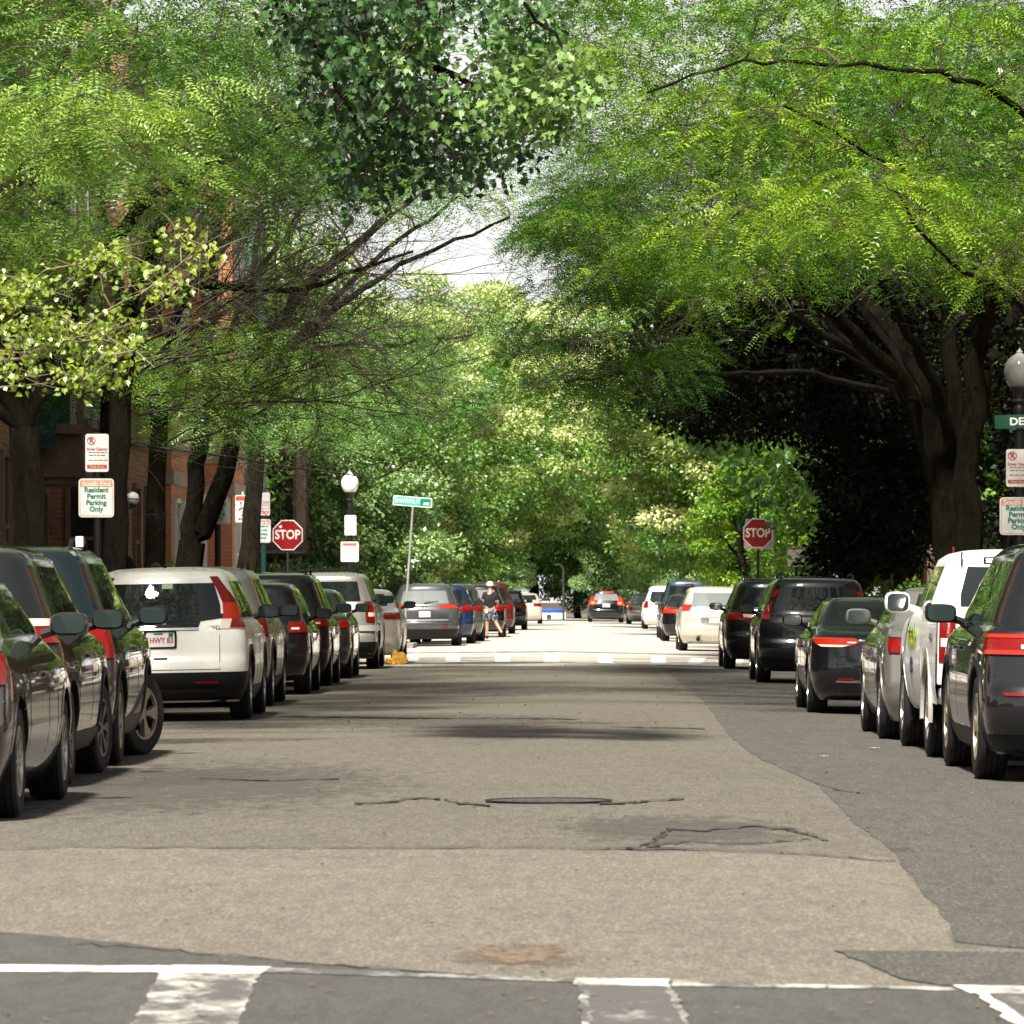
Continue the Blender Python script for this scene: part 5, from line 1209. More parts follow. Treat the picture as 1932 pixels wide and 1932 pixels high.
# backdrop trees behind the near rows, at the street end and unseen ones behind the viewer, added to darken reflections in the cars
BG = 'trees rising behind the near street trees'
for src, lab, loc, rz, s_ in [(gr1, 'big green tree on the left behind the half-dead branches, past the orange house', (-11.6, 141, -.1), .7, 1.42), (gr1, 'tall green tree on the left above the pale green one', (-12.5, 160, -.1), 2.9, 1.25),
        (gr1, 'tall green tree on the right above the dark-leaved one', (9.0, 137, -.1), 1.9, 1.55), (gr1, 'dense green tree on the right over the slate blue van', (12.5, 180, -.1), 3.6, 1.2), (gr1, 'green crown high behind the orange brick house', (-15, 150, -.1), 4.9, 1.6), (gr1, 'green crown high behind the right-hand houses', (16, 150, -.1), .9, 1.7)]:
    copy_tree(src, lab, BG, loc, rz, s_)
for i, (x, lab) in enumerate(((-11, 'leftmost'), (-4.5, 'second'), (1.2, 'middle'), (6.8, 'fourth'), (13, 'rightmost'))):
    copy_tree(bush, lab+' of the five low bushy trees closing the street end', 'low bushy trees at the street end', (x, 326+2*(i % 2), -.2), i*1.3, 1.45)
for i, (x, y, s_, lab) in enumerate(((-7.5, -22, 1.25, 'green tree on the left corner behind the viewer'), (7.8, -26, 1.3, 'green tree on the right corner behind the viewer'), (-7, -44, 1.4, 'green tree farther back on the left behind the viewer'), (7, -48, 1.4, 'green tree farther back on the right behind the viewer'), (0.5, -80, 1.7, 'broad tree closing the street behind the viewer'), (-14, -30, 1.5, 'outer tree left behind the viewer'), (14.5, -34, 1.5, 'outer tree right behind the viewer'))):
    copy_tree(gr1, lab, 'unseen trees added behind the viewer', (x, y, -.1), i*.9, s_)

for i, (x, y, s_) in enumerate(((-8.0, 300, .9), (-4.2, 316, .8), (3.4, 318, .85), (6.2, 296, .8), (8.6, 280, .9), (-7.6, 226, .75), (7.4, 205, .75), (8.2, 240, .8), (-6.8, 192, .7))):
    copy_tree(bush, 'rounded shrub-like tree in the low green growth along the far street', 'low green growth along the far street', (x, y, -.2), i*1.7, s_)
nq = sum(len(o.data.polygons) for o in bpy.data.objects if o.type == 'MESH' and o.data.attributes.get('tint'))
nu = sum(len(m.polygons) for m in bpy.data.meshes if m.attributes.get('tint')); print('LEAFQ', nq, nu)
# ---------------------------------------------------------------- houses
WD = {}
def win_mesh(w, h, arch=False):
    k = (round(w, 2), round(h, 2))
    if k not in WD:
        f = MB(); t = .09
        f.box(-w/2-t, w/2+t, -.05, .06, h, h+t).box(-w/2-t, -w/2, -.05, .06, 0, h).box(w/2, w/2+t, -.05, .06, 0, h).box(-w/2, w/2, -.03, .04, h*.5-.03, h*.5+.03).box(-.02, .02, -.02, .03, 0, h*.5-.03)
        p = MB().add([(-w/2, .0, 0), (w/2, .0, 0), (w/2, .0, h), (-w/2, .0, h)], [(0, 1, 2, 3)])
        s = MB().box(-w/2-.16, w/2+.16, -.10, .05, -.14, 0)
        WD[k] = (f, p, s)
    return WD[k]
PROTO = {}
def window(parent, loc, rz, w, h, fm, pm, sm):
    key = (round(w, 2), round(h, 2), fm.name, pm.name, sm.name)
    if key not in PROTO:
        f, p, s = win_mesh(w, h); a = f.build('window', fm, parent, False); b = p.build('pane', pm, a, False); c = s.build('sill', sm, a, False); PROTO[key] = (a, b, c)
    else:
        a0, b0, c0 = PROTO[key]; a = a0.copy(); C.objects.link(a); a.parent = parent
        for q in (b0, c0): k = q.copy(); C.objects.link(k); k.parent = a
    a.location = loc; a.rotation_euler = (0, 0, rz)
def house(label, side, y0, y1, h, wallm, trim, bays=(), frame=None, xf=8.45, floors=3, wz=1.3, step=2.6, cat='house', dep=9):
    frame = frame or M['stone_dark']; sg = side
    root = empty('brick_house', (sg*xf, (y0+y1)/2, -.1), label, cat, 'brick row houses along the street')
    L0 = (y1-y0)/2
    mb = MB().box(*sorted((0, sg*dep)), -L0, L0, -.2, h); mb.build('wall', wallm, root, False)
    MB().box(*sorted((-sg*.35, sg*.4)), -L0-.05, L0+.05, h, h+.45, 0, .05).build('cornice', trim, root, False)
    MB().box(*sorted((sg*.5, sg*(dep-.1))), -L0+.1, L0-.1, h+.01, h+.6).build('roof', M['roof'], root, False)
    MB().box(*sorted((-sg*.05, sg*.02)), -L0+.02, L0-.02, 2.55, 2.8).build('stone_band', trim, root, False)
    rz = PI/2 if sg < 0 else -PI/2
    occ = []
    for (yc, wy, pr, hb, bm, nwin) in bays:
        yl = yc-(y0+y1)/2; occ.append((yl-wy/2-.5, yl+wy/2+.5))
        z0b = nwin.get('z0', -.1)
        b = MB().box(*sorted((-sg*pr, sg*.05)), yl-wy/2, yl+wy/2, z0b, hb).build('bay', bm, root, False)
        MB().box(*sorted((-sg*(pr+.12), sg*.05)), yl-wy/2-.12, yl+wy/2+.12, hb, hb+.3, 0, .03).build('bay_roof', trim, b, False)
        for z in nwin.get('bands', ()): MB().box(*sorted((-sg*(pr+.05), -sg*.03)), yl-wy/2-.05, yl+wy/2+.05, z, z+nwin.get('bh', .28)).build('stone_band', trim, b, False)
        for (z, ww, hh, pm, off) in nwin.get('near', ()): window(root, (-sg*(pr/2+off), yl-wy/2-.02, z), 0, ww, hh, nwin.get('frame', frame), pm, trim)
        for (z, ww, hh, pm) in nwin.get('front', ()):
            for k in (-1, 1): window(root, (-sg*(pr+.02), yl+k*wy*.24, z), rz, ww, hh, nwin.get('frame', frame), pm, trim)
    n = int((y1-y0)/step)
    for i in range(n):
        yl = -L0+(i+.5)*(y1-y0)/n
        if any(a < yl < b for a, b in occ): continue
        for fl in range(floors):
            if fl == 0 and i % 4 == 2:
                d = MB().box(*sorted((-sg*.08, sg*.02)), yl-.55, yl+.55, .8, 3.0, 0, .02).build('door', M['greenpaint'], root, False)
                MB().box(*sorted((-sg*1.3, -sg*.09)), yl-.8, yl+.8, -.1, .35).box(*sorted((-sg*.8, -sg*.09)), yl-.8, yl+.8, .351, .78).build('door_steps', trim, root, False); continue
            window(root, (-sg*.02, yl, wz+fl*3.1), rz, 1.0, 1.75, frame, M['winglass'], trim)
    return root
g_ = M['winglass']
house('dark red brick house on the left behind the two-sign pole, with a projecting bay', -1, 52, 96, 11.5, M['brick_dark'], M['stone_dark'],
      bays=[(90.5, 5, 1.3, 10.6, M['brick_dark'], dict(near=[(1.4, .42, 1.9, g_, -.1), (4.6, .42, 2.0, g_, -.1), (7.7, .42, 1.9, g_, -.1)], front=[(1.4, .9, 1.8, g_), (4.6, .9, 1.9, g_), (7.7, .9, 1.8, g_)], bands=(3.9, 7.1), bh=.1)),
            (82, 2.6, 1.2, 9.0, M['stone_dark'], dict(z0=3.1, near=[(4.0, .62, 1.0, M['greenpaint'], .1), (6.5, .62, 1.4, M['greenpaint'], .1)], front=[(4.1, .8, 1.4, g_), (6.6, .8, 1.4, g_)], frame=M['sign_shade'], bands=(3.2, 5.9), bh=.15)),
            (68, 4.5, 1.2, 10.4, M['brick_dark'], dict(near=[(1.4, .5, 1.9, g_, 0), (4.6, .5, 1.9, g_, 0), (7.7, .5, 1.8, g_, 0)], front=[(1.4, .9, 1.8, g_), (4.6, .9, 1.9, g_), (7.7, .9, 1.8, g_)], bands=(3.9,)))])
house('orange brick house on the left with pale stone bands and white curtained windows', -1, 96.2, 125.5, 11.8, M['brick'], M['stone'], frame=M['white'],
      bays=[(116.2, 4.4, 1.42, 10.8, M['brick'], dict(near=[(2.0, .66, 1.5, M['curtain'], -.25), (5.2, .62, 1.6, M['curtain'], -.2), (8.1, .6, 1.6, M['curtain'], -.2)], front=[(1.4, .9, 1.8, g_), (5.1, .9, 1.9, g_), (8.2, .9, 1.8, g_)], frame=M['white'], bands=(3.55, 4.25), bh=.30)),
            (122, 3.0, 1.62, 10.2, M['copper'], dict(z0=3.5, near=[(5.1, .7, 1.7, g_, .1), (7.9, .7, 1.6, g_, .1)], front=[(5.1, .8, 1.7, g_)], frame=M['copper'], bands=(3.75, 4.75), bh=.12)),
            (104, 4.4, 1.0, 10.8, M['brick'], dict(near=[(1.6, .5, 1.7, g_, 0), (5.2, .5, 1.7, g_, 0)], front=[(1.4, .9, 1.8, g_), (5.1, .9, 1.9, g_)], bands=(3.55, 4.25)))])
house('brownstone house on the left past the junction with tall narrow bay windows', -1, 143, 176, 11.5, M['stone'], M['stone_dark'], frame=M['stone_dark'],
      bays=[(150, 4, 1.35, 10.4, M['stone'], dict(z0=2.6, near=[(3.2, .7, 2.1, g_, 0), (6.6, .7, 2.0, g_, 0)], front=[(3.2, .9, 2.1, g_), (6.6, .9, 2.0, g_)], bands=(2.7, 5.7))), (162, 4, 1.35, 10.4, M['stone'], dict(near=[(3.2, .7, 2.1, g_, 0)], front=[(3.2, .9, 2.1, g_)]))])
house('far brick house on the left deep in the trees', -1, 176.3, 250, 11, M['brick_dark'], M['stone_dark'], step=4)
house('shaded brick house on the right behind the white pickup', 1, 50, 80, 11.5, M['brick_dark'], M['stone_dark'], xf=10.6)
house('shaded brick house on the right behind the black crossovers', 1, 80.2, 106, 11.8, M['brick_dark'], M['stone_dark'], xf=10.6)
house('far brick house on the right past the junction', 1, 130, 190, 11, M['brick_dark'], M['stone_dark'], xf=11.5, step=4)
# dark green sign plate on the timber bay
sg_ = empty('hanging_sign', (-7.95, 80.55, 3.95), 'dark green hanging panel with pale letters in front of the grey timber bay', 'sign')
MB().plate(rrect(.62, .84, .03), -.02, .03).build('sign_panel', M['greenpaint'], sg_, False)
text('T', .30, M['sign_white'], sg_, (-.14, -.026, -.06)); text('J', .24, M['sign_white'], sg_, (-.14, -.026, .24))
mb = MB(); k = 28; mb.add([(.12+r_*math.cos(2*PI*i/k), -.026, .02+1.35*r_*math.sin(2*PI*i/k)) for r_ in (.135, .15) for i in range(k)], [(i, (i+1) % k, (i+1) % k+k, i+k) for i in range(k)]).build('oval_line', M['sign_teal'], sg_)
MB().tube([(0, .01, .4), (0, .35, .4)], .015, 6).build('bracket', M['black_metal'], sg_)
sg_ = empty('round_wreath', (-7.72, 80.6, 7.3), 'pale ring hung on the upper green window at the left edge', 'wreath')
t_ = MB(); a_ = np.linspace(0, 2*PI, 30); t_.tube(np.stack([.24*np.cos(a_), 0*a_, .34*np.sin(a_)], 1), .028, 6, 0, False).build('ring', M['sign_white'], sg_)
MB().tube([(0, 0, .34), (0, .05, .42)], .008, 5).build('hook', M['black_metal'], sg_)

# ---------------------------------------------------------------- signs and lamps
def flat(parent, w, h, c, y, mat, name='sign_panel', r=.03, th=.006):
    return MB().plate(rrect(w, h, r), y, th, 0, c).build(name, mat, parent, False)
def ring(parent, c, y, r0, r1, mat, slash=True):
    k = 28; mb = MB(); mb.add([(c[0]+r*math.cos(2*PI*i/k), y, c[1]+r*math.sin(2*PI*i/k)) for r in (r0, r1) for i in range(k)], [(i, (i+1) % k, (i+1) % k+k, i+k) for i in range(k)])
    if slash: d = r1*.7; w = (r1-r0)*.5; mb.add([(c[0]-d-w, y-.001, c[1]+d-w), (c[0]-d+w, y-.001, c[1]+d+w), (c[0]+d+w, y-.001, c[1]-d+w), (c[0]+d-w, y-.001, c[1]-d-w)], [(0, 1, 2, 3)])
    return mb.build('prohibition_ring', mat, parent, False)
def lines(parent, c, w, n, dz, y, mat, hgt=.012, seed=1):
    r = random.Random(seed); mb = MB()
    for i in range(n):
        x = -w/2*r.uniform(.8, 1)
        while x < w/2*.9:
            l = r.uniform(.02, .06); mb.add([(c[0]+x, y, c[1]-i*dz), (c[0]+x+l, y, c[1]-i*dz), (c[0]+x+l, y, c[1]-i*dz+hgt), (c[0]+x, y, c[1]-i*dz+hgt)], [(0, 1, 2, 3)]); x += l+.012
    return mb.build('small_print', mat, parent, False)
def noparking(root, c, y, w=.30, h=.47, white=None):
    p = flat(root, w, h, c, y, white or M['sign_white']); k = w/.30; yy = y-.003
    ring(p, (c[0]-w*.25, c[1]+h*.32), yy, .043*k, .055*k, M['sign_pink']); text('P', .085*k, M['ink'], p, (c[0]-w*.25, yy+.0005, c[1]+h*.32), bold=.003)
    text('Street Cleaning', .05*k, M['sign_pink'], p, (c[0], yy, c[1]+h*.10), width=w*.86, bold=.001)
    lines(p, (c[0], c[1]+h*.0), w*.85, 2, .035*k, yy, M['ink'], .010*k, 3)
    lines(p, (c[0], c[1]-h*.2), w*.8, 1, .03, yy, M['sign_pink'], .010*k, 5)
    q = flat(p, w*.86, h*.10, (c[0], c[1]-h*.36), yy, M['sign_pink'], 'tow_band', .005, .002)
    text('Tow Zone', .04*k, M['sign_white'], q, (c[0], yy-.002, c[1]-h*.365), width=w*.6)
    return p
def resident(root, c, y, w=.455, h=.48, white=None, head='South End', hm=None):
    p = flat(root, w, h, c, y, white or M['sign_white'], r=.045); yy = y-.003; k = w/.455
    a = rrect(w*.93, h*.93, .035); b = rrect(w*.905, h*.907, .03); n = len(a)
    MB().add([(u+c[0], yy, v+c[1]) for u, v in a]+[(u+c[0], yy, v+c[1]) for u, v in b], [(i, (i+1) % n, (i+1) % n+n, i+n) for i in range(n)]).build('border_line', hm or M['sign_salmon'], p, False)
    q = flat(p, w*.905, h*.15, (c[0], c[1]+h*.36), yy, hm or M['sign_salmon'], 'header_band', .02, .002)
    text(head, .085*k, M['sign_white'], q, (c[0], yy-.002, c[1]+h*.355), width=w*.8, bold=.002)
    for i, s in enumerate(('Resident', 'Permit', 'Parking', 'Only')): text(s, .088*k, M['sign_teal'], p, (c[0], yy, c[1]+h*(.205-.165*i)), bold=.003)
    return p
def pole(root, h, r=.03, mat=None, name='pole'): return MB().lathe([(r, -.1), (r, h), (r*.8, h+.01), (0, h+.012)], 12).build(name, mat or M['steel'], root)
# two signs on the left
e = empty('parking_sign_post', (-5.95, 68.3, zl), 'dark post with street cleaning sign above a South End resident permit sign, on the left', 'sign post')
pole(e, 3.3, .05, M['black_metal']); noparking(e, (0, 3.13-zl), -.06, .30, .49); resident(e, (-.01, 2.55-zl), -.06, .455, .50)
# lamp post on the right with street sign and two parking signs
def acorn(root, z, r, gm=None):
    g = MB().lathe([(r*.55, z-r*1.05), (r*.80, z-r*.75), (r*.97, z-r*.3), (r, z), (r*.93, z+r*.42), (r*.72, z+r*.78), (r*.40, z+r*1.02), (r*.20, z+r*1.14), (r*.22, z+r*1.24), (r*.08, z+r*1.36), (0, z+r*1.5)], 26).build('globe', gm or M['globe'], root)
    MB().lathe([(r*.30, z-r*2.3), (r*.33, z-r*2.0), (r*.48, z-r*1.9), (r*.34, z-r*1.75), (r*.40, z-r*1.35), (r*.62, z-r*1.15), (r*.66, z-r*1.03), (r*.5, z-r*1.0)], 22).build('lamp_collar', M['black_metal'], root)
    return g
def lamp_post(loc, label, z, r=.19):
    e = empty('street_lamp', loc, label, 'street lamp', 'globe lamps on black posts'); z -= loc[2]
    MB().lathe([(.17, -.1), (.17, .35), (.13, .45), (.085, .6), (.075, 1.0), (.062, z-r*2.6), (.075, z-r*2.4), (.06, z-r*2.2)], 16).build('post', M['black_metal'], e)
    acorn(e, z, r); return e
m, nt, out = newmat('globe_shaded_glass')  # grey globe: its shade put into the glass colour
v_ = objvec(nt, (1, 1, 1)); wv = N(nt, 'TexNoise'); wv.inputs['Scale'].default_value = 12; L(nt, v_, wv.inputs['Vector'])
principled(nt, out, **{'Base Color': mixc(nt, wv.outputs[0], (.16, .16, .14), (.30, .30, .27)), 'Roughness': .12}); M['globe_shaded'] = m
e = lamp_post((5.56, 64, zr_), 'black lamp post at the right edge carrying a green street sign and two parking signs', 4.0)
for c in e.children:
    if c.name.startswith('globe'): c.data.materials[0] = M['globe_shaded']
s = MB().plate(rrect(1.05, .165, .012), -.095, .008).build('street_name_sign', M['sign_darkgreen'], e, False); s.location = (.215, 0, 3.40-zr_); s.rotation_euler = (0, R(-2.0), 0)
text('DEACON ST', .125, M['sign_white'], s, (.05, -.0975, -.004), bold=.004, width=.78)
MB().tube([(-.1, -.04, 3.30-zr_), (.3, -.04, 3.30-zr_)], .008, 5).build('sign_bracket', M['steel'], e)
noparking(e, (-.02, 2.83-zr_), -.08, .30, .455); resident(e, (-.02, 2.25-zr_), -.08, .455, .455)
# globe lamp with two white notices beyond the junction, left
e = lamp_post((P(660, 0, 138)[0], 138, zl), 'globe lamp with two white notices beyond the junction, beside the pale green tree', P(0, 912, 138)[2], .23)
flat(e, .30, .52, (.02, P(0, 991, 138)[2]-zl), -.10, M['sign_white'])
p_ = flat(e, .46, .52, (.0, P(0, 1041, 138)[2]-zl), -.10, M['sign_white']); flat(p_, .36, .07, (.0, P(0, 1041, 138)[2]-zl+.19), -.104, M['sign_pink'], 'header_band', .01, .002); lines(p_, (0, P(0, 1041, 138)[2]-zl+.08), .34, 4, .07, -.104, M['sign_shade'], .02)
e = empty('notice_post', (P(1502, 0, 140)[0], 140, zr_), 'black post with one white notice right of the right-hand stop sign', 'sign post'); pole(e, 3.0, .045, M['black_metal'])
p_ = flat(e, .45, .54, (0, P(0, 1050, 140)[2]-zr_), -.10, M['sign_white']); flat(p_, .36, .05, (0, P(0, 1050, 140)[2]-zr_+.21), -.104, M['sign_pink'], 'header_band', .01, .002)
# stop signs
def stop_sign(loc, label, z, w, back=False, pm=None):
    e = empty('stop_sign', loc, label, 'stop sign'); z -= loc[2]
    pole(e, z+(.9 if back else .1), .032, pm or M['black_metal'])
    octa = lambda r: [(r*math.cos(R(22.5+45*i)), r*math.sin(R(22.5+45*i))) for i in range(8)]
    r = w/2/math.cos(R(22.5))
    a = MB().plate(octa(r), -.045, .006, 0, (0, z)).build('sign_panel', M['sign_white'], e, False)
    MB().plate(octa(r*.93), -.0475, .0025, 0, (0, z)).build('red_face', M['sign_red'], a, False)
    text('STOP', w*.42, M['sign_white'], a, (0, -.049, z), bold=w*.012, width=w*.84)
    return e, a, z
e, a, z = stop_sign((P(543, 0, 108)[0], 108, zl), 'red stop sign on the left with a pale sticker in its upper corner', P(0, 1009.5, 108)[2], .615)
MB().lathe([(.03, 0), (.03, .002), (0, .002)], 12, 'y', (-.145, -.051, z+.17)).build('sticker', M['sign_white'], a)
e, a, z = stop_sign((P(1430, 0, 142)[0], 142, zr_), 'red stop sign on the right backed by a square grey plate', P(0, 1006, 142)[2], .79, True)
bk = MB().plate(rrect(.80, .80, .03), -.032, .004, 0, (0, 0)).build('back_plate', M['steel'], e, False); bk.location = (.04, 0, z-.03); bk.rotation_euler = (0, R(3), 0)
s1 = MB().box(-.45, .45, -.004, .004, -.11, .11).build('street_name_sign', M['sign_teal'], e, False); s1.location = (-.30, .25, z+.35); s1.rotation_euler = (0, R(-28), R(62))
s2 = MB().box(-.26, .26, -.004, .004, -.09, .09).build('street_name_sign', M['sign_darkgreen'], e, False); s2.location = (.30, -.06, z+.82); s2.rotation_euler = (0, R(-14), 0)
# sign cluster left
e = empty('parking_sign_post', (P(411, 0, 94)[0], 94, zl), 'black post with a shaded grey resident permit sign between the V trunk and brown trunk', 'sign post'); pole(e, 2.95, .055, M['black_metal'])
zz = P(0, 963, 94)[2]-zl; resident(e, (0, zz), -.07, .45, .49, M['sign_shade'], 'South End', M['stone_dark'])  # panel greyed and header darkened: the sign's shade put into its colours
e = empty('parking_sign_post', (P(458, 0, 104)[0], 104, zl), 'grey post with a white wheelchair parking sign under a red band', 'sign post'); zz = P(0, 960, 104)[2]-zl; pole(e, zz+.32)
p_ = flat(e, .295, .54, (0, zz), -.045, M['sign_white']); q_ = flat(p_, .27, .085, (0, zz+.205), -.048, M['sign_pink'], 'header_band', .02, .002)
mb = MB(); k = 24; yy = -.049; mb.add([(-.01+r_*math.cos(2*PI*i/k-1.9), yy, zz-.06+r_*math.sin(2*PI*i/k-1.9)) for r_ in (.060, .078) for i in range(int(k*.8))], [(i, i+1, i+1+int(k*.8), i+int(k*.8)) for i in range(int(k*.8)-1)])
mb.add([(x_-.01, yy, z_+zz) for x_, z_ in ((-.03, .09), (-.012, .09), (-.006, .0), (-.024, .0))], [(0, 1, 2, 3)]); mb.add([(x_-.01, yy, z_+zz) for x_, z_ in ((-.02, .0), (.05, .0), (.075, -.09), (.09, -.08), (.065, .016), (-.02, .016))], [(0, 1, 2, 3, 4, 5)])
mb.add([(-.035+.02*math.cos(2*PI*i/12), yy, zz+.118+.02*math.sin(2*PI*i/12)) for i in range(12)], [tuple(range(12))]).build('wheelchair_symbol', M['ink'], p_, False)
mb = MB().add([(x_, yy, z_+zz-.20) for x_, z_ in ((-.09, 0), (-.05, .025), (-.05, .008), (.06, .008), (.06, -.008), (-.05, -.008), (-.05, -.025))], [(0, 1, 2, 3, 4, 5, 6)]).build('arrow', M['ink'], p_, False)
e = empty('parking_sign_post', (P(497, 0, 106)[0], 106, zl), 'post with a grey street cleaning sign over a pale permit sign, beside left stop sign', 'sign post')
za, zb_ = P(0, 951, 106)[2]-zl, P(0, 1002, 106)[2]-zl; pole(e, za+.3, .05, M['greenpaint']); noparking(e, (0, za), -.07, .27, .46, M['sign_shade']); resident(e, (0, zb_), -.07, .30, .47, plain('sign_dull', (.55, .6, .56), .5), 'South End', M['sign_pink'])
# leaning street sign at the far left corner
e = empty('street_name_sign', (P(761, 0, 138.8)[0], 138.8, zl-.01), 'teal green SHAWMUT AVE sign on a leaning grey pole at the far corner', 'street sign')
zt_ = P(0, 955, 138.8)[2]-zl; xt = P(779, 0, 138.8)[0]-P(761, 0, 138.8)[0]
MB().tube([(0, 0, -.1), (xt*.5, 0, zt_*.5), (xt, 0, zt_)], [.036, .034, .032], 10).build('pole', M['steel'], e)
s = MB().plate(rrect(1.02, .255, .03), -.012, .008).build('name_panel', M['sign_white'], e, False); s.location = (xt-.01, 0, zt_+.13); s.rotation_euler = (0, R(4.5), 0)
f_ = flat(s, .975, .21, (0, 0), -.015, plain('sign_bright_teal', (.02, .36, .26), .4), 'green_face', .02, .003)
text('SHAWMUT', .20, M['sign_white'], f_, (-.13, -.0165, 0), bold=.0, width=.66); flat(f_, .26, .185, (.345, 0), -.0165, M['sign_green'], 'suffix_block', .01, .0015); text('AVE', .10, M['sign_white'], f_, (.36, -.0185, -.035), bold=.004, width=.16)
# twin globe lamp in the front garden
e = empty('garden_lamp', (P(238, 0, 83)[0], 83, zl-.1), 'black garden lamp post with two white globes by the brick bay on the left', 'lamp'); zz = P(0, 938, 83)[2]-zl+.1
MB().lathe([(.05, -.1), (.032, .3), (.028, zz-.2), (.045, zz-.18), (.02, zz-.12)], 12).build('post', M['black_metal'], e)
for i, dx in enumerate((-.06, .10)):
    c = (dx, -.05+.12*i, zz-.02*i); gl = MB().blob(c, (.10, .10, .105), 18).build('globe', M['globe'], e)
    mb = MB(); mb.lathe([(.104, c[2]-.012), (.104, c[2]+.0)], 18, 'z', (c[0], c[1], 0)).lathe([(.05, c[2]-.14), (.06, c[2]-.09), (.03, c[2]-.09)], 12, 'z', (c[0], c[1], 0)); mb.tube([(0, 0, zz-.2), (c[0], c[1], c[2]-.13)], .012, 6); mb.build('globe_holder', M['black_metal'], gl)
# striped marker rod by the trunk, thin far lamp pole
x_ = P(2378/1.325, 0, 58)
e = empty('marker_rod', (P(1799, 0, 62)[0], 62, zr_), 'thin red and yellow striped marker rod behind the white pickup cab', 'marker')
zz = P(0, 1012, 62)[2]-zr_; MB().tube([(.05, 0, -.1), (0, 0, zz-.25)], .012, 8).build('rod', plain('rod_yellow', (.6, .42, .02), .5), e)
for i in range(3): MB().tube([(.05*(1-(zz-.25*i)/zz)-.0, 0, zz-.25*i-.25), (.05*(1-(zz-.25*i)/zz), 0, zz-.25*i-.12)], .0135, 8).build('stripe', M['orange'] if i == 0 else M['sign_red'], e)
e = empty('lamp_pole', (P(1063, 0, 300)[0], 300, -.1), 'thin pale pole standing at the far end of the street', 'pole'); MB().tube([(0, 0, -.1), (0, 0, 3.0), (-.12, 0, 3.2)], .06, 8).build('pole', M['steel'], e); MB().blob((-.3, 0, 3.22), (.22, .1, .06), 10).build('lamp_head', M['steel'], e)

# ---------------------------------------------------------------- the walking person
def skin(name, joints, edges, mat, parent=None, sub=2, loc=(0, 0, 0), rootj=None):
    ks = list(joints); me = bpy.data.meshes.new(name); me.from_pydata([joints[k][:3] for k in ks], [(ks.index(a), ks.index(b)) for a, b in edges], [])
    o = bpy.data.objects.new(name+'_tmp', me); C.objects.link(o)
    md = o.modifiers.new('s', 'SKIN'); md.use_smooth_shade = True
    for i, k in enumerate(ks):
        r = joints[k][3]; me.skin_vertices[0].data[i].radius = r if isinstance(r, tuple) else (r, r)
        if k == (rootj or ks[0]): me.skin_vertices[0].data[i].use_root = True
    s_ = o.modifiers.new('d', 'SUBSURF'); s_.levels = sub; s_.render_levels = sub
    bpy.context.view_layer.update()
    m2 = bpy.data.meshes.new_from_object(o.evaluated_get(bpy.context.evaluated_depsgraph_get())); m2.name = name
    bpy.data.objects.remove(o); m2.materials.clear(); m2.materials.append(mat)
    m2.polygons.foreach_set('use_smooth', [True]*len(m2.polygons))
    r = bpy.data.objects.new(name, m2); C.objects.link(r); r.location = loc
    if parent: r.parent = parent
    return r
J = dict(pelvis=(0, 0, .94, (.14, .10)), waist=(0, .0, 1.10, (.135, .10)), chest=(0, .02, 1.30, (.165, .11)), neckb=(0, .03, 1.44, (.08, .07)), neck=(-.005, .045, 1.51, .055), jaw=(-.01, .065, 1.575, .068), head=(-.012, .05, 1.65, .088), crown=(-.012, .045, 1.725, .062),
    nose=(-.055, .145, 1.625, .016),
    shl=(-.175, .02, 1.40, .062), ell=(-.235, -.02, 1.13, .044), wrl=(-.245, .06, .90, .030), hal=(-.245, .085, .83, .034), f1=(-.25, .10, .755, .011), f2=(-.235, .115, .76, .011), f3=(-.26, .085, .76, .011), th=(-.215, .12, .80, .012),
    shr=(.175, .02, 1.40, .062), elr=(.235, .03, 1.14, .044), wrr=(.20, .24, 1.03, .030), har=(.185, .30, 1.02, .034), f4=(.17, .365, 1.0, .011), f5=(.19, .37, 1.015, .011), f6=(.205, .365, 1.03, .011), th2=(.16, .33, 1.05, .012),
    hil=(-.095, 0, .88, .092), knl=(-.10, .07, .49, .060), anl=(-.10, .02, .10, .042), tol=(-.105, .15, .045, .036), hir=(.095, 0, .88, .092), knr=(.18, .02, .51, .060), anr=(.36, -.20, .20, .042), tor=(.41, -.18, .07, .036))
E_ = [('pelvis', 'waist'), ('waist', 'chest'), ('chest', 'neckb'), ('neckb', 'neck'), ('neck', 'jaw'), ('jaw', 'head'), ('head', 'crown'), ('head', 'nose'), ('chest', 'shl'), ('shl', 'ell'), ('ell', 'wrl'), ('wrl', 'hal'), ('hal', 'f1'), ('hal', 'f2'), ('hal', 'f3'), ('hal', 'th'), ('chest', 'shr'), ('shr', 'elr'), ('elr', 'wrr'), ('wrr', 'har'), ('har', 'f4'), ('har', 'f5'), ('har', 'f6'), ('har', 'th2'), ('pelvis', 'hil'), ('hil', 'knl'), ('knl', 'anl'), ('anl', 'tol'), ('pelvis', 'hir'), ('hir', 'knr'), ('knr', 'anr'), ('anr', 'tor')]
px, py = P(925, 0, 163)[0], 163
pe = skin('person', J, E_, plain('skin', (.42, .22, .13), .55, var=.08), None, 2, (px, py, gz(px)), 'pelvis')
tag(pe, 'person in white cap, black T-shirt and patterned shorts walking away beside parked cars', 'person')
S = dict(pelvis=(0, 0, .90, (.165, .125)), waist=(0, .0, 1.08, (.165, .125)), chest=(0, .02, 1.29, (.19, .13)), neckb=(0, .03, 1.44, (.085, .075)), shl=(-.18, .02, 1.39, .082), ell=(-.225, -.005, 1.20, .075), shr=(.18, .02, 1.39, .082), elr=(.225, .03, 1.20, .075))
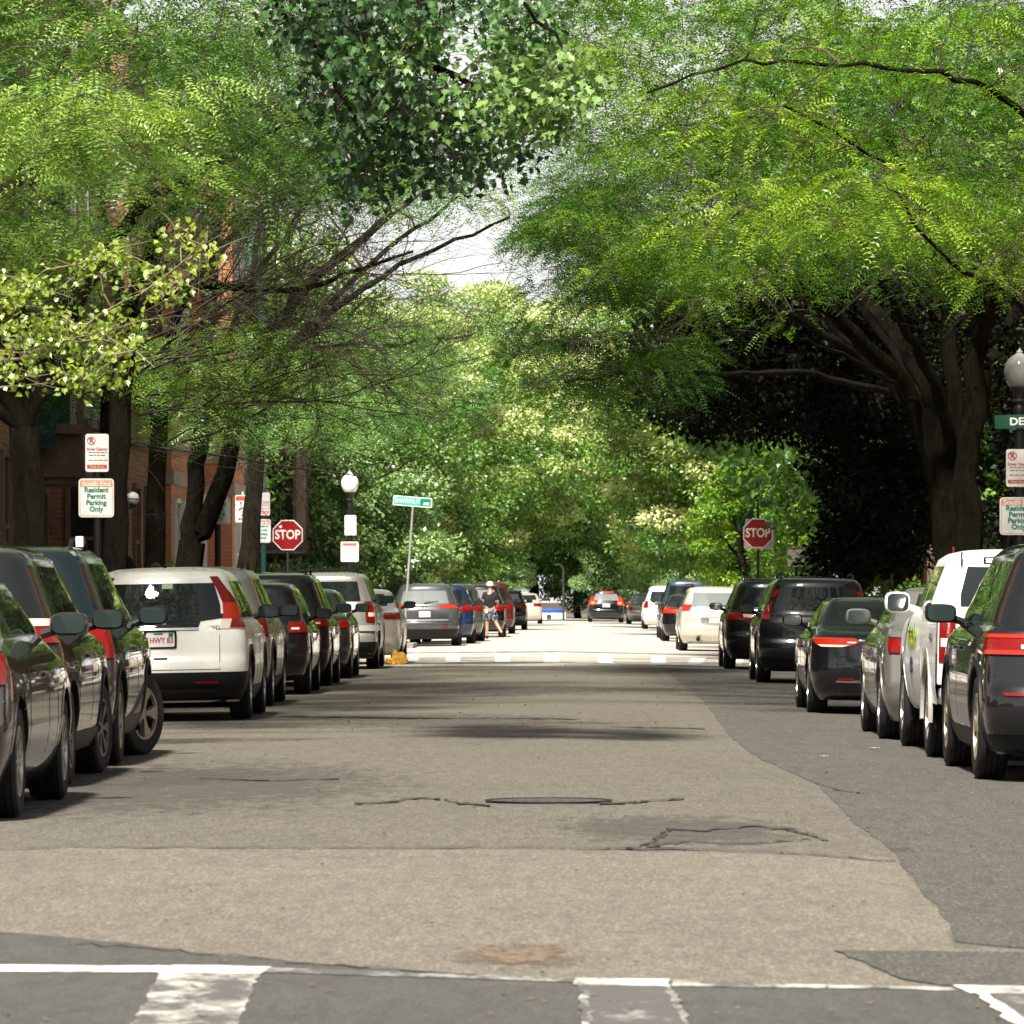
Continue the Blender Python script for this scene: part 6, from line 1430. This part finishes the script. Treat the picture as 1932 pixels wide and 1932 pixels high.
skin('t_shirt', S, [('pelvis', 'waist'), ('waist', 'chest'), ('chest', 'neckb'), ('chest', 'shl'), ('shl', 'ell'), ('chest', 'shr'), ('shr', 'elr')], plain('black_cotton', (.008, .008, .010), .9), pe)
m, nt, out = newmat('patterned_cloth'); v_ = objvec(nt); vo = N(nt, 'TexVoronoi'); vo.inputs['Scale'].default_value = 11; L(nt, v_, vo.inputs['Vector']); rp = N(nt, 'ValToRGB'); L(nt, vo.outputs['Color'], rp.inputs[0]); rp.color_ramp.interpolation = 'CONSTANT'
rp.color_ramp.elements[0].color = (.03, .045, .08, 1); rp.color_ramp.elements[1].position = .62; rp.color_ramp.elements[1].color = (.6, .6, .62, 1); e_ = rp.color_ramp.elements.new(.4); e_.color = (.16, .2, .3, 1)
principled(nt, out, **{'Base Color': rp.outputs[0], 'Roughness': .85})
skin('shorts', dict(pelvis=(0, 0, .90, (.155, .12)), hil=(-.095, .01, .84, .115), knl=(-.10, .055, .56, .10), hir=(.095, .01, .84, .115), knr=(.165, .02, .57, .10)), [('pelvis', 'hil'), ('hil', 'knl'), ('pelvis', 'hir'), ('hir', 'knr')], m, pe)
for a, b, nm in ((J['anl'], J['tol'], 'shoe'), (J['anr'], J['tor'], 'shoe')):
    a, b = np.array(a[:3]), np.array(b[:3]); d = b-a; skin(nm, dict(a=(*(a-d*.25), .05), b=(*(a+d*.4), .052), c=(*(b+d*.12), .042)), [('a', 'b'), ('b', 'c')], M['plastic'], pe, 2)
cp = MB(); hd = np.array(J['head'][:3]); prof = [(.108, -.005), (.108, .03), (.098, .075), (.07, .108), (.03, .125), (0, .128)]
cp.lathe([(r_, hd[2]+.01+h_) for r_, h_ in prof], 20, 'z', (hd[0], hd[1]-.005, 0)); cp.blob((hd[0]-.05, hd[1]+.13, hd[2]+.012), (.07, .08, .010), 12).build('cap', M['curtain'], pe)
SUN, EXPO = 4.6, 1.25
# ---------------------------------------------------------------- camera, light
sc = bpy.context.scene
cam = bpy.data.cameras.new('camera'); co = bpy.data.objects.new('camera', cam); C.objects.link(co); sc.camera = co
cam.sensor_width = 36; cam.lens = 36*1e4/1932; cam.shift_x = -(1055-966)/1932; cam.shift_y = (1127-966)/1932
co.location = (0, 0, CAMH); co.rotation_euler = (PI/2, 0, 0); cam.clip_start = 1; cam.clip_end = 4000
cam.dof.use_dof = True; cam.dof.focus_distance = 56; cam.dof.aperture_fstop = 14
EL, AZ = R(53), R(194)          # sun high behind the camera, a little to the right
w = bpy.data.worlds.new('World'); sc.world = w; w.use_nodes = True
nt = w.node_tree; bg = nt.nodes['Background']
sky = nt.nodes.new('ShaderNodeTexSky'); sky.sky_type = 'NISHITA'; sky.sun_disc = False
sky.sun_elevation = EL; sky.sun_rotation = AZ; sky.dust_density = 1.5; sky.air_density = 1.0; sky.ozone_density = 1
hs = nt.nodes.new('ShaderNodeHueSaturation'); hs.inputs['Saturation'].default_value = .25; hs.inputs['Value'].default_value = 1.0
nt.links.new(sky.outputs[0], hs.inputs['Color']); tc_ = nt.nodes.new('ShaderNodeTexCoord'); sx_ = nt.nodes.new('ShaderNodeSeparateXYZ'); nt.links.new(tc_.outputs['Generated'], sx_.inputs[0])
mr_ = nt.nodes.new('ShaderNodeMapRange'); nt.links.new(sx_.outputs[2], mr_.inputs[0]); mr_.inputs[1].default_value = .02; mr_.inputs[2].default_value = .38; mr_.inputs[3].default_value = 1; mr_.inputs[4].default_value = 0
hz_ = nt.nodes.new('ShaderNodeMix'); hz_.data_type = 'RGBA'; nt.links.new(mr_.outputs[0], hz_.inputs[0]); nt.links.new(hs.outputs[0], hz_.inputs[6]); hz_.inputs[7].default_value = (10, 10, 9.8, 1)   # bright hazy horizon
nt.links.new(hz_.outputs[2], bg.inputs[0]); bg.inputs[1].default_value = .05
sun = bpy.data.lights.new('sun', 'SUN'); sun.energy = SUN; sun.angle = R(5); sun.color = (1, .94, .84)
so = bpy.data.objects.new('sun', sun); C.objects.link(so)
# direction towards the sun: azimuth measured clockwise from +Y
so.rotation_euler = (PI/2-EL, 0, PI-AZ)
so.location = (10, -20, 60)
sc.view_settings.view_transform = 'Standard'; sc.view_settings.look = 'None'; sc.view_settings.gamma = 1
sc.view_settings.exposure = EXPO
cy = sc.cycles
cy.max_bounces = 6; cy.diffuse_bounces = 2; cy.glossy_bounces = 3; cy.transmission_bounces = 4; cy.transparent_max_bounces = 6
cy.caustics_reflective = False; cy.caustics_refractive = False; cy.sample_clamp_indirect = 8
cy.use_denoising = True
try:
    cy.denoiser = 'OPENIMAGEDENOISE'; cy.denoising_input_passes = 'RGB_ALBEDO_NORMAL'; cy.denoising_prefilter = 'ACCURATE'
except Exception as e: print(e)
cy.use_adaptive_sampling = True; cy.adaptive_threshold = .02
